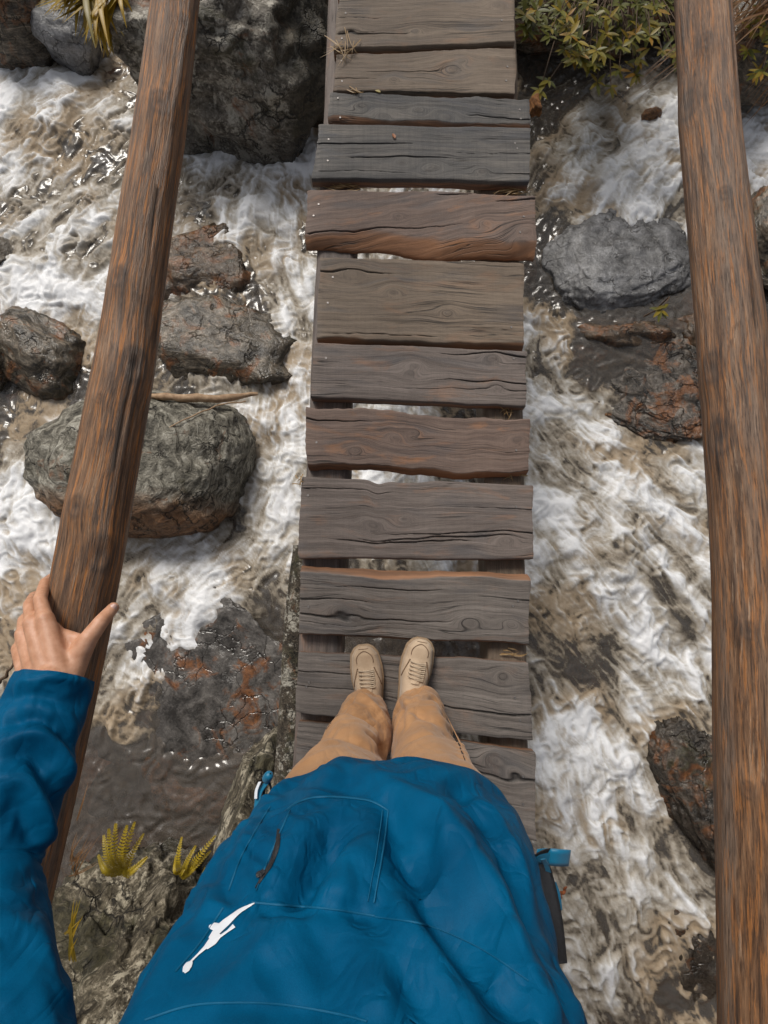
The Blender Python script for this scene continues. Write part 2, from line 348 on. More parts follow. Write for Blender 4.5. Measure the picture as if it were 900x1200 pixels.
c = mb.ramp(mb.math('ADD', mb.math('MULTIPLY', n, 0.6), mb.math('MULTIPLY', nn, 0.4)), [(0.40, (0.020, 0.013, 0.008)), (0.5, (0.085, 0.055, 0.034)), (0.60, (0.20, 0.145, 0.10))])
c = mb.mix(mb.ramp(mb.noise(p, 2.1, 5, 0.6, 0.6), [(0.5, 0.0), (0.60, 0.9)]), c, mb.ramp(nn, [(0.35, (0.10, 0.035, 0.010)), (0.65, (0.36, 0.14, 0.035))]))
c = mb.mix(mb.ramp(mb.n('SeparateXYZ', {0: p}).outputs[2], [(0.0, 0.0), (0.01, 0.0)]), c, c)
mb.bsdf(c, 0.75, mb.bump(mb.math('ADD', nn, n), 0.9, 0.03))
bed = link_mesh('stream_bed', me, mb.m); tag(bed, 'brown stony bed of the stream', 'stream bed', kind='structure')

# rocks: (name, px, py, z_centre, rx, ry, rz, rot_deg, seed, subdiv, cuts, material key, label, category)
STEP = 0.0085
wx = axis_coords(-3.05, 3.05, STEP, 60); wy = axis_coords(-2.45, 4.55, STEP, 8)
WX, WY = np.meshgrid(wx, wy, indexing='ij'); WX = WX.astype(np.float32); WY = WY.astype(np.float32)

FOAM = '''20,30,15 90,45,20 20,90,88 70,100,78 110,80,60 20,150,78 60,140,72 110,130,55 150,110,52 20,200,72 60,190,58 100,170,42 140,190,36 20,240,45 60,250,52 110,230,62
130,200,36 10,300,65 60,270,62 90,290,46 130,260,62 40,330,92 80,340,96 120,320,66 20,350,82 95,385,76 120,400,55 20,430,26 60,440,24 100,450,28 20,480,16 60,480,55 40,500,60 20,540,45
40,560,70 20,590,84 50,610,88 20,640,82 50,650,82 15,700,52 20,760,50 240,180,78 290,185,88 340,190,92 220,210,55 260,230,62 300,225,50 345,230,78 215,250,48 270,255,78 310,260,78
345,270,48 210,280,82 300,290,66 340,300,60 360,330,78 230,320,28 265,310,16 310,330,42 190,350,82 280,360,34 330,370,64 200,390,26 260,380,24 310,385,30 350,390,60 330,405,84
300,420,30 350,430,72 320,450,26 350,470,88 300,470,70 320,500,78 345,500,82 300,520,50 325,550,78 300,570,52 345,560,70 330,590,94 200,630,72 240,620,64 280,620,60 310,610,52
345,620,72 180,660,60 210,650,88 250,650,58 290,650,46 330,650,72 160,690,48 200,690,48 240,690,90 270,700,84 300,690,16 330,690,55 150,730,55 190,740,78 220,730,94 240,750,72
290,740,4 330,720,16 150,770,50 180,780,88 210,770,82 250,780,6 310,770,2 140,800,35 170,800,60 200,810,10 250,820,0 310,820,0 150,850,16 200,870,2 250,880,0 300,870,0 220,930,0
120,900,12 110,940,8 150,960,0 100,1000,0 250,960,0 300,930,0 490,215,72 420,215,60 470,470,80 560,475,30 450,555,72 540,555,45 520,660,58 450,760,6 560,770,6 480,850,10 480,950,20
480,300,50 480,400,50 480,120,20 640,60,5 700,60,5 760,60,10 640,130,12 650,170,40 690,160,55 740,120,62 770,100,70 760,160,92 640,200,30 680,200,94 720,190,72 760,200,78 660,230,70 700,240,92
740,230,88 780,220,60 640,260,20 640,300,10 650,350,6 700,255,60 770,250,45 640,390,72 630,400,88 680,390,4 740,400,2 790,400,2 640,430,28 700,430,3 760,450,0 800,470,0 730,330,0 800,320,2
640,470,84 690,475,84 720,500,80 780,520,48 805,540,82 750,490,10 640,510,48 680,530,42 730,540,52 780,560,38 640,560,78 670,570,66 720,580,95 750,590,90 790,580,60 640,600,88
680,620,46 700,650,46 760,620,60 740,640,36 790,640,66 640,650,84 660,660,78 690,680,60 720,680,88 770,690,42 800,680,72 640,690,32 680,710,78 740,700,72 780,720,38 810,720,54
640,730,36 670,740,30 710,730,60 750,740,94 790,760,60 640,780,42 680,780,26 720,770,30 770,780,95 800,790,60 820,780,88 640,830,60 680,810,36 720,830,54 760,830,72 800,830,50
650,870,84 690,850,94 720,880,66 750,870,82 780,850,25 650,920,78 690,930,84 730,920,88 755,930,58 640,970,46 690,960,78 740,970,60 790,990,26 660,1020,52 700,1010,48 750,1040,60
800,1040,54 830,1060,52 680,1070,42 720,1080,48 770,1090,60 820,1100,48 690,1120,66 740,1120,32 790,1140,48 830,1150,38 700,1180,60 750,1180,28 800,1190,44 880,120,84 880,180,92
880,220,76 890,280,8 890,400,16 890,330,6 890,600,50 890,800,55 960,300,40 960,700,55 960,1000,50 -60,300,60 -60,600,60 -60,100,50 -60,900,30'''
fp = [tuple(float(v) for v in t.split(',')) for t in FOAM.split()]
fw = np.array([[*at(a, b, WZ)[:2], c / 100] for a, b, c in fp])
gx = np.arange(-4.2, 4.21, 0.04); gy = np.arange(-3.2, 5.2, 0.04); GX, GY = np.meshgrid(gx, gy, indexing='ij')
num = np.full(GX.shape, 0.4 * 0.02); den = np.full(GX.shape, 0.02)
for x, y, v in fw:
    k = np.exp(-((GX - x) ** 2 + (GY - y) ** 2) / (2 * 0.105 ** 2)); num += k * v; den += k
DG = num / den
FLOW = '80,150,-1,1.1 20,300,-.8,1 60,330,-.3,1 60,480,-.2,1 40,620,.1,1 30,720,.3,1 300,200,.1,1 260,240,-.4,1 340,300,.2,1 330,400,.1,1 350,480,-.3,1 320,560,-.2,1 230,640,-.8,.7 200,720,-.9,.8 170,790,-1,.5 280,780,1,-.25 250,850,1,-.5 300,920,1,-.8 150,880,.5,1 690,200,-.5,.8 760,150,-.8,.6 640,300,-.6,1 640,380,.2,1 720,430,1,.5 780,480,1,.6 690,480,1,.6 680,560,.4,1 740,600,1,.5 680,680,.5,1 750,720,.7,1 790,800,.5,1 690,760,.9,.6 680,860,.2,1 740,920,.3,1 700,1020,.25,1 770,1060,.55,1 720,1150,.3,1 820,1120,.6,1 880,180,-.5,1 500,300,0,1 500,500,.2,1 500,700,.2,1'
vn = [np.zeros(GX.shape), np.zeros(GX.shape)]; den = np.full(GX.shape, 1e-3); vn[1] -= 1e-3
for t in FLOW.split():
    a, b, dx, dy = (float(v) for v in t.split(',')); P = at(a, b, WZ); k = np.exp(-((GX - P.x) ** 2 + (GY - P.y) ** 2) / (2 * 0.3 ** 2)) + 1e-9
    l = math.hypot(dx, dy); vn[0] += k * dx / l; vn[1] -= k * dy / l; den += k
FU, FV = vn[0] / den, vn[1] / den
def bil(G, X, Y):
    fx = np.clip((X + 4.2) / 0.04, 0, G.shape[0] - 1.001); fy = np.clip((Y + 3.2) / 0.04, 0, G.shape[1] - 1.001)
    i = fx.astype(np.int32); j = fy.astype(np.int32); fx = (fx - i).astype(np.float32); fy = (fy - j).astype(np.float32); G = G.astype(np.float32)
    return (G[i, j] * (1 - fx) + G[i + 1, j] * fx) * (1 - fy) + (G[i, j + 1] * (1 - fx) + G[i + 1, j + 1] * fx) * fy
# warped coordinates make the control blobs break up naturally
W1 = pn2(WX * 2.6, WY * 2.6, 41); W2 = pn2(WX * 2.6, WY * 2.6, 42); W3 = pn2(WX * 8, WY * 8, 43); W4 = pn2(WX * 8, WY * 8, 44)
QX, QY = WX + 0.06 * W1 + 0.035 * W3, WY + 0.06 * W2 + 0.035 * W4
D = bil(DG, QX, QY)
U = bil(FU, WX, WY) + 0.5 * W2 + 0.35 * W4; Vv = bil(FV, WX, WY) - 0.5 * W1 - 0.35 * W3
L = np.sqrt(U * U + Vv * Vv) + 1e-4; U /= L; Vv /= L
# streaks: noise convolved along the flow (core grid, in cells)
def lic(noise, steps, stride=1.0):
    nx, ny = noise.shape; acc = noise.copy(); wsum = 1.0
    I0, J0 = np.meshgrid(np.arange(nx, dtype=np.float32), np.arange(ny, dtype=np.float32), indexing='ij')
    for sgn in (1, -1):
        I, J = I0.copy(), J0.copy()
        for k in range(steps):
            ii = np.clip(I.astype(np.int32), 0, nx - 1); jj = np.clip(J.astype(np.int32), 0, ny - 1)
            I += sgn * stride * U[ii, jj]; J += sgn * stride * Vv[ii, jj]
            ii = np.clip(I.astype(np.int32), 0, nx - 1); jj = np.clip(J.astype(np.int32), 0, ny - 1)
            wgt = 1 - (k + 1) / (steps + 1); acc += wgt * noise[ii, jj]; wsum += wgt
    acc /= wsum; acc -= acc.mean(); return acc / (acc.std() + 1e-6)
nz = pn2(WX * 38, WY * 38, 51) + 0.7 * pn2(WX * 75, WY * 75, 52)
s1 = lic(nz, 9)
nz2 = pn2(WX * 15, WY * 15, 53) + 0.6 * pn2(WX * 30, WY * 30, 54)
s2 = lic(nz2, 20)
MX = WX + 0.16 * W1 + 0.07 * W3; MY = WY + 0.16 * W2 + 0.07 * W4
m1 = pn2(MX * 5 + 1.1 * W3, MY * 5 + 1.1 * W4, 55); m2 = pn2(MX * 11 + 1.2 * m1, MY * 11 - 1.2 * m1, 56); m3 = pn2(MX * 24 + 1.3 * m2, MY * 24 - 1.3 * m2, 59)
rid = 1 - 2.6 * np.abs(m1)
KX = WX + 0.10 * W1 + 0.05 * W3 + 0.02 * m1; KY = WY + 0.10 * W2 + 0.05 * W4 - 0.02 * m1
fr1 = fbm2(KX * 5.5, KY * 5.5, 6, 81, 0.66); fr2 = fbm2(KX * 13 + 3 * W3, KY * 13, 5, 91, 0.7)
s3 = lic(fr2 / fr2.std(), 12)                    # froth drawn out by the current
s4 = lic(fr1 / fr1.std(), 26)
s5 = lic(pn2(WX * 9 + 2 * W3, WY * 9, 95) + 0.5 * pn2(WX * 19, WY * 19, 96), 34)
fil = np.exp(-(s5 / 0.42) ** 2); fil2 = np.exp(-(s3 / 0.40) ** 2)      # thin white threads along the flow
big = fbm2(QX * 4.5, QY * 4.5, 3, 60)
amp = np.clip(1.25 - 1.5 * np.abs(D - 0.55), 0.06, 1.0)
foam = D - 0.03 + amp * (0.11 * big + 0.072 * s4 + 0.035 * s3 + 0.10 * fr1 + 0.06 * fr2 + 0.13 * (fil - 0.42) + 0.07 * (fil2 - 0.42) + 0.12 * (rid - 0.3))
foam = np.clip((foam - 0.5) * 1.25 + 0.49, 0, 1.05)
fo = sstep(0.15, 0.7, foam)
turb = sstep(-0.1, 0.45, pn2(QX * 1.9, QY * 1.9, 63) + 0.3 * big) * (1 - sstep(0.5, 0.9, foam)) * sstep(0.1, 0.35, foam)
# the surface itself
HZ = WZ + 0.035 * pn2(WX * 1.3, WY * 1.3, 64) + fo * (0.030 * big + 0.007 * rid + 0.0024 * s4 + 0.0006 * s3 + 0.003 * fil + 0.0020 * fr2 + 0.0025 * fr1)
calm = 1 - fo
HZ += calm * (0.0024 * s2 + 0.0022 * s5 + 0.0012 * fr2 + 0.008 * pn2(QX * 9 + 1.5 * W3, QY * 9 + 1.5 * W4, 66) + 0.003 * pn2(QX * 22 + 2 * W4, QY * 22 - 2 * W3, 67))
RIPPLE_EDGE = np.maximum(np.abs(WX) - 3.3, 0)
ROCKS = []
def add_swell(px, py, rad, h):
    P = at(px, py, WZ); global HZ
    HZ += h * np.exp(-((WX - P.x) ** 2 + (WY - P.y) ** 2) / (2 * rad * rad))
for a in ((700, 670, .22, .07), (690, 900, .2, .06), (720, 210, .22, .08), (290, 240, .2, .09), (70, 335, .2, .07), (740, 590, .12, .05), (230, 690, .15, .05), (60, 610, .18, .06), (760, 460, .25, -.03), (250, 820, .3, -.05), (60, 140, .25, .08), (262, 412, .24, .045), (245, 322, .2, .05), (735, 405, .25, .03)):
    add_swell(*a)
me = mesh_np('water', np.stack([WX, WY, HZ], -1).reshape(-1, 3), grid_faces(len(wx), len(wy))[:, ::-1], attrs={'foam': foam, 'turbid': turb})
water = link_mesh('stream_water', me, water_mat()); tag(water, 'white foaming brown water rushing under the bridge', 'water', kind='structure')

# ------------------------------------------------------------------ rocks
RM = {
 'lichen_grey': rock_mat('lichen_grey_rock', (0.05, 0.040, 0.028), (0.20, 0.178, 0.145), (0.42, 0.40, 0.36), 0.62, 0.12, 0.16, -1.0, 1.2, 0.6, moss_shade_x=.30),
 'mossy': rock_mat('mossy_grey_rock', (0.065, 0.058, 0.042), (0.23, 0.212, 0.168), (0.42, 0.40, 0.34), 0.25, 0.12, 0.05, -1.2, 1.5, 1.4, 0.25, band=(-.34, -.20)),
 'wet': rock_mat('wet_dark_rock', (0.030, 0.024, 0.016), (0.125, 0.102, 0.074), (0.28, 0.23, 0.175), 0.0, 0.06, 0.46, -1.16, 1.5, 1.2, 0.75, bk=.45),
 'slate': rock_mat('slate_grey_rock', (0.12, 0.12, 0.122), (0.235, 0.235, 0.24), (0.35, 0.35, 0.36), 0.0, 0.0, 0.0, -1.165, 1.6, 0.5, 0.45, bk=.45),
 'orange': rock_mat('orange_wet_rock', (0.07, 0.03, 0.012), (0.22, 0.10, 0.036), (0.42, 0.22, 0.10), 0.0, 0.15, 0.30, -1.6, 1.6, 0.4, 0.6),
 'rusty': rock_mat('rusty_dark_rock', (0.02, 0.016, 0.012), (0.075, 0.060, 0.046), (0.17, 0.145, 0.12), 0.05, 0.1, 0.50, -1.15, 1.5, 0.9, 0.65, bk=.6),
 'craggy': rock_mat('craggy_lichen_rock', (0.020, 0.015, 0.008), (0.115, 0.095, 0.062), (0.34, 0.295, 0.22), 0.55, 0.42, 0.0, -1.0, 1.3, 1.0, 0.0, (0.46, 0.41, 0.31)),
 'slab': rock_mat('wet_grey_slab', (0.040, 0.036, 0.032), (0.115, 0.105, 0.096), (0.19, 0.175, 0.16), 0.0, 0.0, 0.36, -1.27, 1.3, 1.2, 0.75, bk=.4),
 'ledge': rock_mat('wet_rusty_ledge', (0.018, 0.015, 0.012), (0.085, 0.070, 0.055), (0.22, 0.19, 0.16), 0.0, 0.0, 0.52, -1.27, 1.5, 1.6, 0.75, bk=.6),
 'hollow_shade': rock_mat('hollow_shade_rock', (0.010, 0.008, 0.005), (0.035, 0.027, 0.015), (0.10, 0.08, 0.05), 0.0, 0.75, 0.05, -1.0, 1.6, 0.8, 0.2),  # mossy rock coloured near black, painting in the shade of the hollow
 'amber': rock_mat('amber_streaked_rock', (0.035, 0.022, 0.012), (0.13, 0.085, 0.05), (0.27, 0.20, 0.14), 0.0, 0.10, 0.62, -1.16, 1.6, 1.0, 0.65, bk=.5),
 'beige': rock_mat('pale_beige_rock', (0.12, 0.095, 0.07), (0.24, 0.20, 0.155), (0.36, 0.32, 0.27), 0.1, 0.0, 0.12, -1.12, 1.3, 0.4, 0.4),
}
def rock(name, px, py, z, rx, ry, rz, rot, seed, sub, mat, label, cat='rock', group=None, rough=0.16, cuts=7, cutd=(0.62, 0.95), flat=None, ridge=0.0):
    bm = bmesh.new(); bmesh.ops.create_icosphere(bm, subdivisions=sub, radius=1)
    P = np.array([v.co[:] for v in bm.verts]); F = np.array([[v.index for v in f.verts] for f in bm.faces]); bm.free()
    r = np.random.default_rng(seed)
    q = P.copy()
    q = np.sign(q) * np.abs(q) ** 0.85
    for k in range(cuts):
        n = r.normal(size=3); n[2] *= 0.7; n /= np.linalg.norm(n); d = r.uniform(*cutd)
        e = q @ n - d; q -= np.where(e > 0, e * 0.88, 0)[:, None] * n
    if flat is not None:
        e = q[:, 2] - flat; q[:, 2] -= np.where(e > 0, e * 0.85, 0)
    N = q / np.linalg.norm(q, axis=1)[:, None]
    h = fbm3(P * 1.3, 4, seed, 0.5) * 0.9 * rough + fbm3(P * 6, 3, seed + 5, 0.55) * 0.28 * rough
    h += ridge * (np.abs(pn3(q * np.array([3, 3, 9]) + 2.0 * pn3(q * 2, seed + 3)[:, None], seed + 8)) - 0.25)
    q = q + N * h[:, None]
    q *= np.array([rx, ry, rz]); 
    me = mesh_np(name, q, F)
    c = at(px, py, z); o = link_mesh(name, me, RM[mat]); o.location = c; o.rotation_euler = (r.uniform(-.12, .12), r.uniform(-.12, .12), math.radians(rot))
    tag(o, label, cat, group); return o
rock('boulder', 268, 60, -0.95, 0.72, 0.62, 0.62, 8, 101, 6, 'lichen_grey', 'huge lichen-spotted grey boulder with one side darkened by moss and painted shade at the bridge edge', 'boulder', rough=.2, cuts=8)
rock('boulder', 172, 540, -1.18, 0.66, 0.47, 0.42, -4, 102, 6, 'mossy', 'big rounded grey-green boulder with a rusty band along its lower side', 'boulder', rough=.10, cuts=4, cutd=(.78, .98), ridge=.05)
rock('rock', 262, 415, -1.34, 0.58, 0.42, 0.26, -12, 103, 5, 'wet', 'wet brown rock with water spilling over, above the stick', rough=.2)
rock('rock', 245, 322, -1.30, 0.42, 0.36, 0.23, 20, 104, 5, 'amber', 'orange-brown wet rock in foam between gripped handrail and bridge', rough=.2)
rock('rock', 55, 412, -1.28, 0.40, 0.28, 0.25, -40, 105, 5, 'wet', 'dark wet rock with a rusty crest beside the gripped handrail', rough=.15, ridge=.05)
rock('rock', 2, 420, -1.22, 0.16, 0.24, 0.22, 10, 106, 5, 'wet', 'small black wet rock beside the rusty-crested one')
rock('rock', 720, 316, -1.31, 0.52, 0.40, 0.25, 15, 107, 6, 'slate', 'flat slate-grey oval rock with dark wet rim', rough=.12, cuts=2, cutd=(.8, .98), flat=.66, ridge=.05)
rock('rock', 735, 402, -1.335, 0.42, 0.17, 0.20, -8, 108, 5, 'amber', 'low rusty ledge under clear water below the slate rock', rough=.25)
rock('rock', 830, 400, -1.32, 0.34, 0.26, 0.26, -20, 109, 5, 'amber', 'orange-stained ledge half hidden by the thick ungripped handrail', rough=.25)
rock('rock', 826, 940, -1.25, 0.27, 0.50, 0.22, 22, 110, 6, 'rusty', 'jagged dark rock with rusty top beside the thick ungripped handrail', rough=.2, cuts=9, ridge=.06)
rock('boulder', 120, 1160, -0.85, 0.48, 0.50, 0.42, 20, 111, 6, 'craggy', 'craggy pale-flecked bank boulder below the fern', 'boulder', rough=.3, cuts=9, ridge=.16)
rock('boulder', 215, 1085, -1.22, 0.62, 0.42, 0.30, 0, 112, 5, 'hollow_shade', 'dark bank rock behind the ferns beside the jacket', 'boulder', rough=.3, ridge=.1)
rock('rock', 298, 935, -0.80, 0.12, 0.30, 0.40, -18, 113, 5, 'craggy', 'narrow lichen-crusted rock standing against the bridge', rough=.16)
rock('rock', 75, 45, -1.10, 0.30, 0.20, 0.22, -25, 114, 5, 'slate', 'smooth grey rock under the yellow grass', rough=.12)
rock('rock', 10, 15, -1.00, 0.36, 0.26, 0.30, 10, 115, 5, 'wet', 'dark brown bank rock next to the smooth grey one under yellow grass', rough=.25)
rock('rock', 3, 300, -1.22, 0.13, 0.13, 0.12, 0, 116, 5, 'beige', 'small pale beige rock alone in foam beyond the gripped handrail', rough=.1)
rock('rock', 905, 290, -1.15, 0.24, 0.36, 0.28, 5, 117, 5, 'wet', 'black rock beyond the thick ungripped handrail', rough=.2)
rock('boulder', 690, -20, -1.05, 0.80, 0.42, 0.40, 5, 118, 5, 'wet', 'shadowed bank boulder under the leafy shrub', 'boulder', rough=.25)
rock('rock', 880, 40, -1.0, 0.42, 0.45, 0.30, 5, 119, 5, 'wet', 'dark bank rock beneath the dry grass', rough=.25)
rock('flat_rock', 242, 820, -1.31, 0.60, 0.66, 0.20, 25, 131, 6, 'slab', 'broad smooth wet grey slab in the calm water beside the bridge', 'rock', rough=.13, cuts=3, flat=.42, ridge=.06)
rock('flat_rock', 745, 450, -1.285, 0.64, 0.37, 0.19, -24, 132, 6, 'ledge', 'layered glossy dark ledge with rust patches below the slate rock', 'rock', rough=.16, cuts=4, flat=.40, ridge=.14)
rock('rock', 800, 1085, -1.40, 0.34, 0.42, 0.20, 24, 133, 5, 'rusty', 'low wet rock awash below the jagged rusty-topped rock', rough=.2, cuts=5, ridge=.08)
# stones under the clear water
STN = [(700, 388, .08, 'orange'), (715, 480, .06, 'orange'), (792, 505, .08, 'orange'), (752, 400, .07, 'orange'), (688, 415, .06, 'rusty'), (682, 442, .08, 'rusty'), (705, 470, .07, 'rusty'),
       (228, 940, .12, 'amber'), (200, 925, .08, 'amber'), (258, 948, .08, 'amber'), (180, 900, .06, 'amber'), (330, 782, .05, 'amber'), (145, 865, .12, 'brown'), (130, 925, .10, 'brown')]
SL = {'orange': ('orange', 'orange stone showing through clear water below the slate rock', 'orange stones below the slate rock'), 'rusty': ('rusty', 'dark rusty stone under clear water below the slate rock', 'rusty stones below the slate rock'),
      'amber': ('orange', 'orange stone in the calm shallows near the ferns', 'orange stones in the calm shallows'), 'beige': ('beige', 'pale beige stone at the edge of calm water', 'pale stones in the calm shallows'), 'brown': ('rusty', 'dim brown stone deep in the calm shallows', 'brown stones in the calm shallows')}
for i, (a, b, s, k) in enumerate(STN):
    rock('stone', a, b, WZ - s * 0.3 - (.030 if k in ('orange', 'rusty') else .040), s * 1.6, s * 1.2, s * 0.42, random.uniform(-60, 60), 200 + i, 4, SL[k][0], SL[k][1], 'stone', SL[k][2], rough=.16, cuts=9)

# ------------------------------------------------------------------ footbridge
bridge = empty('footbridge', (0.1, 0.8, 0)); tag(bridge, 'narrow plank footbridge of weathered boards over the rapids', 'bridge')
def bchild(o):
    o.parent = bridge; o.location = Vector(o.location) - bridge.location; return o
PB = {
 'grey': wood_plank_mat('weathered_plank', (0.040, 0.032, 0.028), (0.118, 0.092, 0.080), (0.205, 0.168, 0.150), 0.35),
 'violet': wood_plank_mat('violet_grey_plank', (0.036, 0.031, 0.028), (0.112, 0.094, 0.083), (0.200, 0.174, 0.156), 0.2),
 'brown': wood_plank_mat('brown_plank', (0.048, 0.034, 0.024), (0.128, 0.093, 0.066), (0.205, 0.157, 0.115), 0.2),
 'dark': wood_plank_mat('blackened_plank', (0.022, 0.022, 0.024), (0.062, 0.060, 0.060), (0.17, 0.150, 0.130), 0.0, 0.30, 0.12),
 'ruddy': wood_plank_mat('ruddy_plank', (0.045, 0.030, 0.024), (0.125, 0.083, 0.066), (0.21, 0.145, 0.115), 0.6),
}
def plank(seed, tl, tr, bl, br, mat, label, wane=0.0, wob=0.006, topwane=0.0, diag=0.0, thick=0.05, lift=0.0, notch=()):
    r = np.random.default_rng(seed); nu, nv = 100, 120
    TL, TR, BL, BR = (np.array(at(*p, lift)) for p in (tl, tr, bl, br))
    u = np.linspace(0, 1, nu)[:, None]; v = np.linspace(0, 1, nv)[None]
    Tp = TL + (TR - TL) * u; Bp = BL + (BR - BL) * u
    Lm = np.linalg.norm(TR - TL); Wm = np.linalg.norm(TL - BL)
    uu = u[:, 0] * Lm
    def edge(s): return wob * (1.1 * pn2(uu * 3.5, uu * 0 + s * 3.7, seed) + 0.5 * pn2(uu * 11, uu * 0 + s, seed + 2) + 0.25 * pn2(uu * 34, uu * 0 + s, seed + 4))
    eT, eB = edge(1), edge(2)
    for side, uc, wd, dep in notch:
        k = np.exp(-((u[:, 0] - uc) / wd) ** 2) * dep
        if side == 't': eT = eT - k
        else: eB = eB + k
    Tp = Tp.copy(); Bp = Bp.copy(); Tp[:, 1] += eT; Bp[:, 1] += eB
    # ends of the board: irregular saw cut
    vv = v[0]; eL = 0.006 * pn2(vv * 2.5, vv * 0 + 3, seed + 7) + 0.0025 * pn2(vv * 14, vv * 0, seed + 8); eR = 0.006 * pn2(vv * 2.5, vv * 0 + 7, seed + 9) + 0.0025 * pn2(vv * 14, vv * 0 + 4, seed + 9)
    P = Tp[:, None] * (1 - v[..., None]) + Bp[:, None] * v[..., None]
    P[..., 0] += eL[None] * (1 - u) + eR[None] * u
    X = P[..., 0] - TL[0]; Yv = v * Wm * np.ones_like(u)
    # knots bend the grain
    gv = Yv + 0.012 * pn2(X * 2.5, Yv * 4, seed + 11) + diag * X; knot = np.zeros_like(X); z = np.zeros_like(X)
    for k in range(r.integers(2, 5)):
        kx, ky, ks = r.uniform(0.05, 0.95) * Lm, r.uniform(0.15, 0.85) * Wm, r.uniform(0.009, 0.020)
        d2 = ((X - kx) / 1.7) ** 2 + (Yv - ky) ** 2; d = np.sqrt(d2)
        gv = gv + np.sign(Yv - ky) * -0.0 + (ky - Yv) * 0.9 * np.exp(-d2 / (2 * (2.2 * ks) ** 2)) + 0.02 * np.exp(-d2 / (2 * ks ** 2))
        ring = np.exp(-((d - ks * 0.55) / (0.18 * ks + 0.0012)) ** 2) * 0.7 + np.exp(-(d / (0.35 * ks)) ** 2) * 0.6
        knot = np.maximum(knot, ring * r.uniform(0.4, 1)); z += 0.0015 * np.exp(-(d / ks) ** 2)
    crack = np.zeros_like(X)
    for k in range(r.integers(2, 4) if mat in ('brown', 'ruddy') else r.integers(3, 6)):
        c0 = r.uniform(0.08, 0.92) * Wm; side = r.random(); ln = r.uniform(0.15, 0.75) * Lm
        x0 = 0 if side < .4 else (Lm - ln if side < .8 else r.uniform(0, Lm - ln))
        cy = c0 + 0.010 * pn2(X * 3, X * 0 + k, seed + 13) + 0.0035 * pn2(X * 13, X * 0 + k, seed + 14) + (gv - Yv) * -.6
        t = np.clip((X - x0) / ln, 0, 1); wd = r.choice([.0005, .0007, .0010, .0018]) * (np.sin(np.pi * np.clip(t, 0, 1)) if side >= .8 else (1 - t if side < .4 else t)) ** 0.6
        inside = (X >= x0 - 1e-6) & (X <= x0 + ln + 1e-6)
        crack = np.maximum(crack, np.where(inside, np.exp(-((Yv - cy) / (wd + 0.0006)) ** 2) * np.clip(wd / 0.0011, 0, 1), 0))
    z += -0.006 * crack + 0.002 * pn2(X * 4, Yv * 5, seed + 15) + 0.0012 * pn2(X * 6, gv * 60, seed + 16)
    wn = np.zeros_like(X)
    if wane > 0:
        wv = wane * (1 + 0.55 * pn2(X * 3, X * 0, seed + 18) + 0.25 * pn2(X * 9, X * 0 + 2, seed + 19)); s = np.clip((Yv - (Wm - wv)) / np.maximum(wv, 1e-4), 0, 1)
        z -= 0.034 * s ** 1.5; wn = np.maximum(wn, s ** 0.4 * (s > 0))
    if topwane > 0:
        wv = topwane * (1 + 0.6 * pn2(X * 3, X * 0 + 5, seed + 21)); s = np.clip((wv - Yv) / np.maximum(wv, 1e-4), 0, 1)
        z -= 0.034 * s ** 1.5; wn = np.maximum(wn, s ** 0.4 * (s > 0))
    # softened arrises
    ed = np.minimum(Yv, Wm - Yv); z -= 0.004 * np.exp(-ed / 0.003); ex = np.minimum(X, Lm - X); z -= 0.003 * np.exp(-np.maximum(ex, 0) / 0.004)
    tilt_ = r.uniform(-0.004, 0.004); z += tilt_ * (v - 0.5) * 2 + r.uniform(-0.003, 0.003) * (u - .5) * 2
    P[..., 2] += z
    top = P.reshape(-1, 3); idx = np.arange(nu * nv).reshape(nu, nv)
    ringi = np.concatenate([idx[:, 0], idx[-1, 1:], idx[-2::-1, -1], idx[0, -2:0:-1]])
    low = top[ringi].copy(); low[:, 2] = lift - thick + 0.004 * pn2(np.arange(len(ringi)) * 0.05, np.zeros(len(ringi)), seed)
    mid_ = top[ringi].copy(); mid_[:, 2] = (mid_[:, 2] + low[:, 2]) / 2
    nR = len(ringi); a0 = nu * nv; b0 = a0 + nR
    k = np.arange(nR); k2 = (k + 1) % nR
    f1 = np.stack([ringi[k], ringi[k2], a0 + k2, a0 + k], 1)[:, ::-1]; f2 = np.stack([a0 + k, a0 + k2, b0 + k2, b0 + k], 1)[:, ::-1]
    Vt = np.concatenate([top, mid_, low])
    def ext(A, d=0.0): A = np.asarray(A).reshape(-1); return np.concatenate([A, A[ringi] + d, A[ringi] + 2 * d])
    F = [grid_faces(nu, nv)[:, ::-1] if False else grid_faces(nu, nv), f1[:, ::-1], f2[:, ::-1], (b0 + k)[None]]
    cen = Vt.mean(0)
    me = mesh_np('plank', Vt - cen, F, True, {'gu': ext(X + seed * 1.37), 'gv': ext(gv, 0.02), 'knot': ext(knot), 'crack': np.concatenate([crack.reshape(-1), np.zeros(2 * nR)]), 'wane': np.concatenate([wn.reshape(-1), np.full(2 * nR, 0.55)]), 'seed': np.full(len(Vt), seed * 3.1)})
    try: me.set_sharp_from_angle(angle=math.radians(50))
    except Exception: pass
    o = link_mesh('plank', me, PB[mat]); o.location = cen; bchild(o); o['label'] = label
    for su in (0.055, 0.945):
        for k in range(r.integers(1, 3)):
            a = np.array([su + r.uniform(-.02, .02), r.uniform(.15, .85)]); i, j = int(a[0] * (nu - 1)), int(a[1] * (nv - 1))
            n_ = link_mesh('nail', NAIL, None); n_.parent = o; n_.location = Vector(P[i, j] - cen) + Vector((0, 0, 0.0005))
    return o
bm = bmesh.new(); bmesh.ops.create_cone(bm, cap_ends=True, segments=10, radius1=0.0048, radius2=0.004, depth=0.003)
